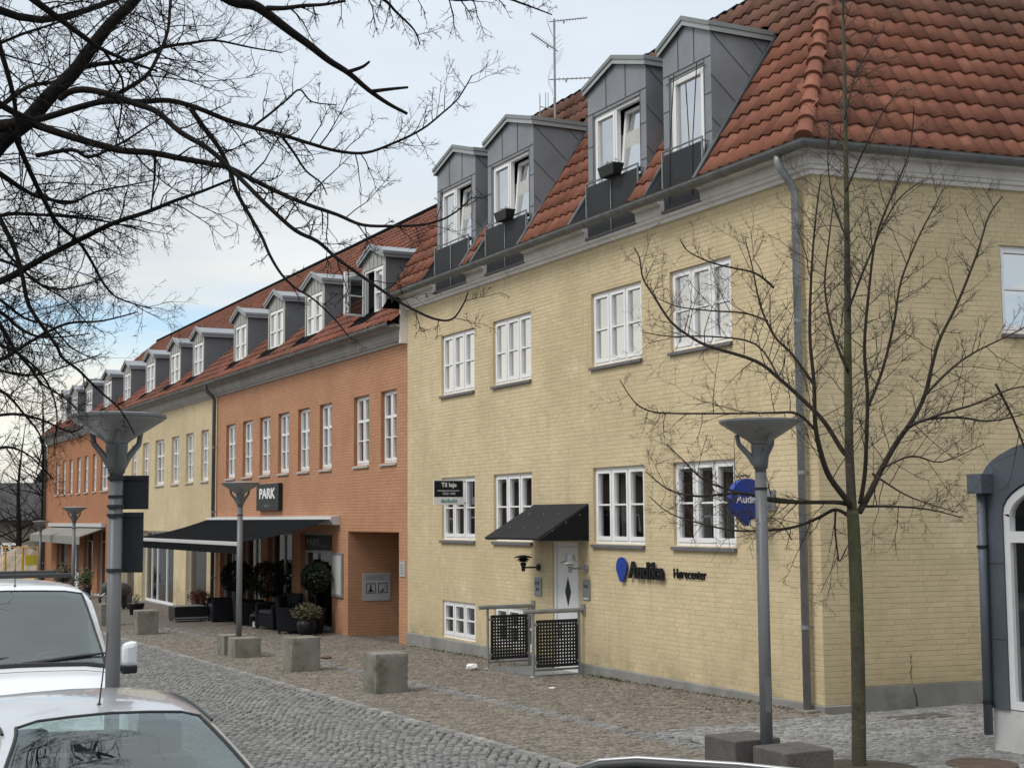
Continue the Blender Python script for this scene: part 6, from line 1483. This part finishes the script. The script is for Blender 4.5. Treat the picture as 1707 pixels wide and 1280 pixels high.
# limbs above the frame, which the windscreens mirror
for k, (a, L, zz) in enumerate(((.5, 3.4, 5.9), (1.0, 3.8, 6.6), (1.5, 3.6, 7.0), (.1, 3.2, 6.4), (2.1, 3.0, 6.2), (.75, 4.4, 7.8), (1.25, 4.6, 7.4))):
    b = Vector((trunk_xy.x, trunk_xy.y + .2, zz - 1.0)); pts_ = []
    for j in range(6): t = j / 5; pts_.append((b.x + math.cos(a) * L * t, b.y + math.sin(a) * L * t, b.z + 1.6 * t ** .8 + .15 * math.sin(j * 2 + k), 0))
    limbs.append(('branch', pts_, .07, .012, .10, .3, .9, 0.0))
traced_tree('street_tree', 'large bare tree reaching in from the upper left with dark tangled branches', limbs, BARK, BARK, .35, 3, 'bare trees along the street')
# young tree in front of the side wall
TZ = 13.3
def py_(pts, dz, w0, w1, sp=.10, lmin=.22, lmax=.85, up=.07, kind='branch'): return px(pts, TZ + .02, TZ + dz, w0, w1, sp, lmin, lmax, up, kind)
gt = at(1432, 1276, TZ)
young = [
 px([(1432, 1300), (1432, 1276), (1431, 1150), (1428, 1000), (1424, 900), (1421, 850)], TZ, TZ, 26, 20, 0, kind='trunk'),
 py_([(1421, 860), (1416, 760), (1414, 640), (1413, 520), (1412, 400), (1410, 260), (1408, 130), (1405, 0), (1404, -70)], .2, 17, 3, kind='leader'),
 py_([(1418, 845), (1412, 834), (1383, 795), (1369, 757), (1359, 708), (1357, 640), (1350, 560), (1352, 470), (1358, 380), (1369, 290)], -.5, 12, 2),
 py_([(1416, 760), (1405, 752), (1374, 703), (1340, 668), (1300, 632), (1260, 602), (1185, 578), (1157, 565), (1119, 537), (1089, 492), (1072, 464), (1066, 430), (1057, 413)], .7, 9, 2),
 py_([(1412, 840), (1393, 837), (1340, 837), (1290, 835), (1240, 822), (1202, 824), (1171, 827), (1139, 824), (1108, 812), (1076, 785)], -.7, 8, 1.6),
 py_([(1418, 862), (1393, 849), (1364, 863), (1325, 878), (1277, 884), (1224, 884), (1171, 873), (1118, 856), (1082, 827)], .6, 7, 1.6),
 py_([(1340, 837), (1300, 832), (1255, 826), (1202, 812), (1167, 795), (1139, 767), (1111, 740)], -.4, 5, 1.5),
 py_([(1432, 854), (1451, 820), (1470, 781), (1495, 737), (1519, 703), (1541, 660), (1556, 600), (1568, 562), (1596, 506), (1629, 422), (1648, 361), (1671, 328)], .7, 11, 2),
 py_([(1434, 839), (1441, 795), (1444, 747), (1446, 660), (1441, 580), (1448, 490), (1460, 398), (1488, 323), (1516, 253), (1524, 178)], -.6, 9, 2),
 py_([(1446, 680), (1470, 620), (1490, 540), (1502, 469), (1530, 398), (1559, 342), (1573, 314)], .3, 6, 1.6),
 py_([(1437, 844), (1490, 844), (1548, 849), (1606, 863)], .5, 5, 1.5), py_([(1455, 790), (1470, 800), (1519, 829), (1596, 854)], -.5, 5, 1.5),
 py_([(1505, 720), (1540, 700), (1600, 696), (1650, 702), (1710, 690)], .9, 6, 2), py_([(1510, 712), (1570, 690), (1630, 672), (1680, 650), (1730, 640)], -.3, 5, 2),
 py_([(1362, 720), (1330, 690), (1290, 688), (1240, 689), (1123, 689), (1083, 685), (1057, 669), (1033, 633)], -.9, 5, 1.5),
 py_([(1356, 640), (1320, 590), (1291, 560), (1268, 511), (1254, 445), (1242, 398)], .4, 6, 1.6), py_([(1300, 632), (1260, 574), (1185, 561), (1119, 561), (1072, 554)], .8, 4, 1.5),
 py_([(1280, 535), (1241, 522), (1185, 518), (1129, 511), (1091, 494)], .6, 4, 1.5), py_([(1290, 480), (1260, 456), (1213, 445), (1181, 436), (1147, 419), (1134, 400)], -.2, 4, 1.5),
 py_([(1414, 620), (1390, 560), (1375, 480), (1382, 400), (1390, 330)], .3, 6, 1.6), py_([(1413, 520), (1440, 450), (1470, 380), (1500, 330), (1540, 300)], -.3, 5, 1.6),
 py_([(1412, 400), (1390, 340), (1380, 270), (1384, 200)], .3, 4, 1.5), py_([(1410, 320), (1440, 250), (1470, 190), (1500, 150)], -.2, 4, 1.5), py_([(1408, 200), (1425, 130), (1450, 80), (1470, 50)], .2, 3, 1.3),
 py_([(1393, 849), (1392, 880), (1396, 920), (1400, 935), (1410, 915), (1416, 905)], .1, 4, 1.4), py_([(1541, 660), (1580, 620), (1620, 590), (1680, 560), (1720, 540)], .4, 5, 1.8), py_([(1470, 781), (1520, 760), (1570, 770), (1640, 740)], .3, 4, 1.5),
 py_([(1320, 900), (1300, 870), (1270, 860)], .0, 2, 1.2), py_([(1660, 640), (1690, 700), (1720, 780)], .2, 5, 3),
]
traced_tree('young_tree', 'young bare tree with mossy green trunk in front of the yellow side wall', young, BARKG, TWIGB, .18, 9, 'bare trees along the street')
mb = MB(); rnd = random.Random(4)
SOIL = material('bare brown soil', (.065, .05, .038), .95, .3, 12, bump=.8, bscale=30)
mb.lathe([(.62, -.03), (.60, .006), (.35, .03), (.1, .05), (.01, .055)], (gt.x, gt.y, gz(gt.y)), 22); tag(mb.build('tree_pit', SOIL), 'bare brown soil around the foot of the young tree', 'tree pit')
# distant trees and houses ---------------------------------------------------
def bare_tree(label, x, y, h, seed, spread=.5, r0=.14):
    s = empty('bare_tree'); tag(s, label, 'tree', 'bare trees along the street'); r = random.Random(seed); T = Twigs(seed); g = gz(y) - .05
    top = Vector((x + r.uniform(-.3, .3), y, g + h)); pts = [Vector((x, y, g)), Vector((x + .05, y, g + h * .3)), Vector((x - .05, y, g + h * .6)), top]; q, rr = smooth_path(pts, [r0, r0 * .75, r0 * .4, r0 * .05]); mb = MB(); mb.tube(q, rr, 8); mb.build('trunk', BARK, s, smooth=True)
    for k in range(30):
        t = r.uniform(.22, .98); p = q[int(t * (len(q) - 1))]; a = r.uniform(0, 6.28); L = h * spread * (1.1 - t) * r.uniform(.7, 1.2); d = Vector((math.cos(a), math.sin(a), r.uniform(.5, 1.1)))
        pp = [p]; 
        for j in range(4): d = (d + Vector((r.gauss(0, .18), r.gauss(0, .18), r.gauss(0, .1)))).normalized(); pp.append(pp[-1] + d * L / 4)
        q2, r2 = smooth_path(pp, [r0 * .26 * (1 - t * .6) * (1 - .2 * j) for j in range(5)], 2); mb = MB(); mb.tube(q2, r2, 5); mb.build('branch', BARK, s); T.along(q2, r2, .24, .5, 1.2, rk=.5)
    for v in (): pass
    tag(T.mb.build('twigs', BARK, s), kind='stuff'); set_base(s, (x, y, g))
p = at(72, 900, 74); bare_tree('bare tree with dark trunk against the left end of the farthest orange building', p.x, p.y, 10.0, 21, .45, .26)
p = at(30, 900, 82); bare_tree('bare tree standing before the distant dark-roofed house', p.x, p.y, 9.0, 22, .5, .2)
p = at(-30, 900, 70); bare_tree('bare tree cut by the left edge beyond the yellow site fence', p.x, p.y, 9.5, 23, .55, .2)
HW = material('brown-grey house wall', (.17, .145, .12), .9, .15, .5); HR = material('dark slate roof', (.045, .043, .043), .8, .2, .5)
def house(label, Z, x0, x1, yg, ye, yr_, depth, gable=False):
    s = empty('distant_house'); tag(s, label, 'house', 'houses behind the site fence'); a, b = at(x0, yg, Z), at(x1, yg, Z); d = (b - a).normalized(); bk = Vector((-d.y, d.x, 0)); he = at(x0, ye, Z).z; hr = at(x0, yr_, Z).z; g = -1.2
    mb = MB(); A, B = Vector((a.x, a.y, g)), Vector((b.x, b.y, g)); C, E = B + bk * depth, A + bk * depth; up = Vector((0, 0, he - g)); mb.hexa([tuple(q) for q in (A, B, C, E)] + [tuple(q + up) for q in (A, B, C, E)]); mb.build('wall', HW, s)
    mb = MB(); o = d * .5; zr = Vector((0, 0, hr - g))
    if gable: mb.add([tuple(q) for q in (A + up - o, B + up + o, C + up + o, E + up - o, (A + B) / 2 + zr - bk * .3, (C + E) / 2 + zr)], [(0, 4, 5, 3), (1, 2, 5, 4), (0, 1, 4), (3, 5, 2)])
    else: mb.add([tuple(q) for q in (A + up - o - bk * .4, B + up + o - bk * .4, C + up + o, E + up - o, (A + E) / 2 + zr - o, (B + C) / 2 + zr + o)], [(0, 1, 5, 4), (3, 4, 5, 2), (0, 4, 3), (1, 2, 5)])
    mb.build('roof', HR, s); F = Frame(A, d, (0, 0, 1), -bk); L = (b - a).length; n = max(2, int(L / 2.6))
    for k in range(n):
        for z in ((1.0, 2.2), (3.6, 4.7)):
            if z[1] + .3 > he - g: continue
            u = L * (k + .5) / n; window(s, F, u - .55, u + .55, z[0], z[1], 2, ((.5, .05),), rec=-.05, sill=None, fw=.09, sw=.06)
    set_base(s, tuple(A))
house('long distant house with dark roof at the left edge', 92, -190, 56, 960, 868, 803, 8)
house('distant house gable with steep dark roof left of the farthest orange building', 100, 44, 140, 960, 840, 738, 9, True)
YEL = material('yellow site fence', (.62, .36, .03), .5, .1, 2); SAND = material('pale sand heap', (.36, .29, .21), .95, .15, 1.5)
for k, (xa, xb) in enumerate(((-30, 8), (8, 37), (37, 62))):
    a, b = at(xa, 965, 72), at(xb, 965, 72); g = gz(72) - .1; s = empty('site_fence_panel'); tag(s, ('yellow framed site fence panel cut by the left edge', 'yellow framed site fence panel in the middle, before the sand heap', 'yellow framed site fence panel with a small notice, beside the bare tree trunk')[k], 'fence', 'yellow site fence panels')
    mb = MB(); a.z = b.z = g; t_ = Vector((0, 0, 1.9)); mb.tube([a, a + t_, b + t_, b, a], .05, 5); mb.build('frame', YEL, s); mb = MB(); d = b - a
    for j in range(1, 12): mb.tube([a + d * j / 12, a + d * j / 12 + t_], .008, 3)
    mb.build('mesh', GALV, s)
    if k == 2: q = a + d * .6; mb = MB(); mb.box(q.x - .3, q.x + .3, q.y - .06, q.y - .04, g + 1.0, g + 1.5); mb.build('notice', material('yellow notice', (.7, .6, .05), .5), s)
    set_base(s, tuple(a))
c = at(36, 950, 80); bm = bmesh.new(); bmesh.ops.create_grid(bm, x_segments=26, y_segments=20, size=1); rnd = random.Random(2)
for v in bm.verts:
    r_ = math.hypot(v.co.x, v.co.y); v.co.z = 2.1 * max(0, 1 - r_) ** .8 * (1 + .1 * rnd.uniform(-1, 1)) ; v.co.x *= 3.2; v.co.y *= 2.6
me = bpy.data.meshes.new('sand_heap'); bm.to_mesh(me); bm.free(); o = link('sand_heap', me, SAND); o.location = (c.x, c.y, -1.1); tag(o, 'pale heap of sand behind the yellow site fence', 'sand heap')
for k, (xa, xb, lab) in enumerate(((-6, 28, 'yellow road barrier lying low at the left edge'), (38, 60, 'yellow road barrier lying low beside the bare tree trunk'))):
    a, b = at(xa, 962, 66), at(xb, 962, 66); g = gz(66); d = (b - a); d.z = 0; s = empty('road_barrier'); tag(s, lab, 'barrier', 'yellow road barriers'); n_ = Vector((-d.y, d.x, 0)).normalized() * .2
    A, B = Vector((a.x, a.y, g)), Vector((b.x, b.y, g)); mb = MB(); mb.hexa([tuple(A - n_), tuple(B - n_), tuple(B + n_), tuple(A + n_)] + [tuple(q + Vector((0, 0, .42))) for q in (A - n_ * .5, B - n_ * .5, B + n_ * .5, A + n_ * .5)]); mb.build('body', YEL, s, bevel=.05); mb = MB(); mb.hexa([tuple(A - n_ * 1.4 + Vector((0, 0, -.05))), tuple(B - n_ * 1.4 + Vector((0, 0, -.05))), tuple(B + n_ * 1.4 + Vector((0, 0, -.05))), tuple(A + n_ * 1.4 + Vector((0, 0, -.05)))] + [tuple(q + Vector((0, 0, .08))) for q in (A - n_ * 1.4, B - n_ * 1.4, B + n_ * 1.4, A + n_ * 1.4)]); mb.build('foot', TRIM, s); set_base(s, tuple(A))
# houses across the street, seen only as reflections in the ground floor windows
s = empty('opposite_terrace'); tag(s, 'brick terrace across the street, mirrored in the ground floor windows', 'building')
OW = material('dark brick terrace wall', (.13, .085, .065), .9, .2, .6)
mb = MB(); mb.box(-26, -17, 16, 90, -1, 4.6); mb.build('wall', OW, s)
mb = MB(); mb.extrude([(-27, 15.7, 4.5), (-16.5, 15.7, 4.5), (-21.7, 15.7, 7.0)], (0, 75, 0)); mb.build('roof', HR, s)
for k in range(22):
    y = 18 + k * 3.3; mb = MB(); mb.box(-17.0, -16.95, y, y + 1.3, .9, 2.4); mb.build('window', WHITE, s)
    mb = MB(); mb.box(-16.95, -16.93, y + .1, y + 1.2, 1.0, 2.3); mb.build('pane', DARKM, s)
set_base(s, (-21, 50, -1))
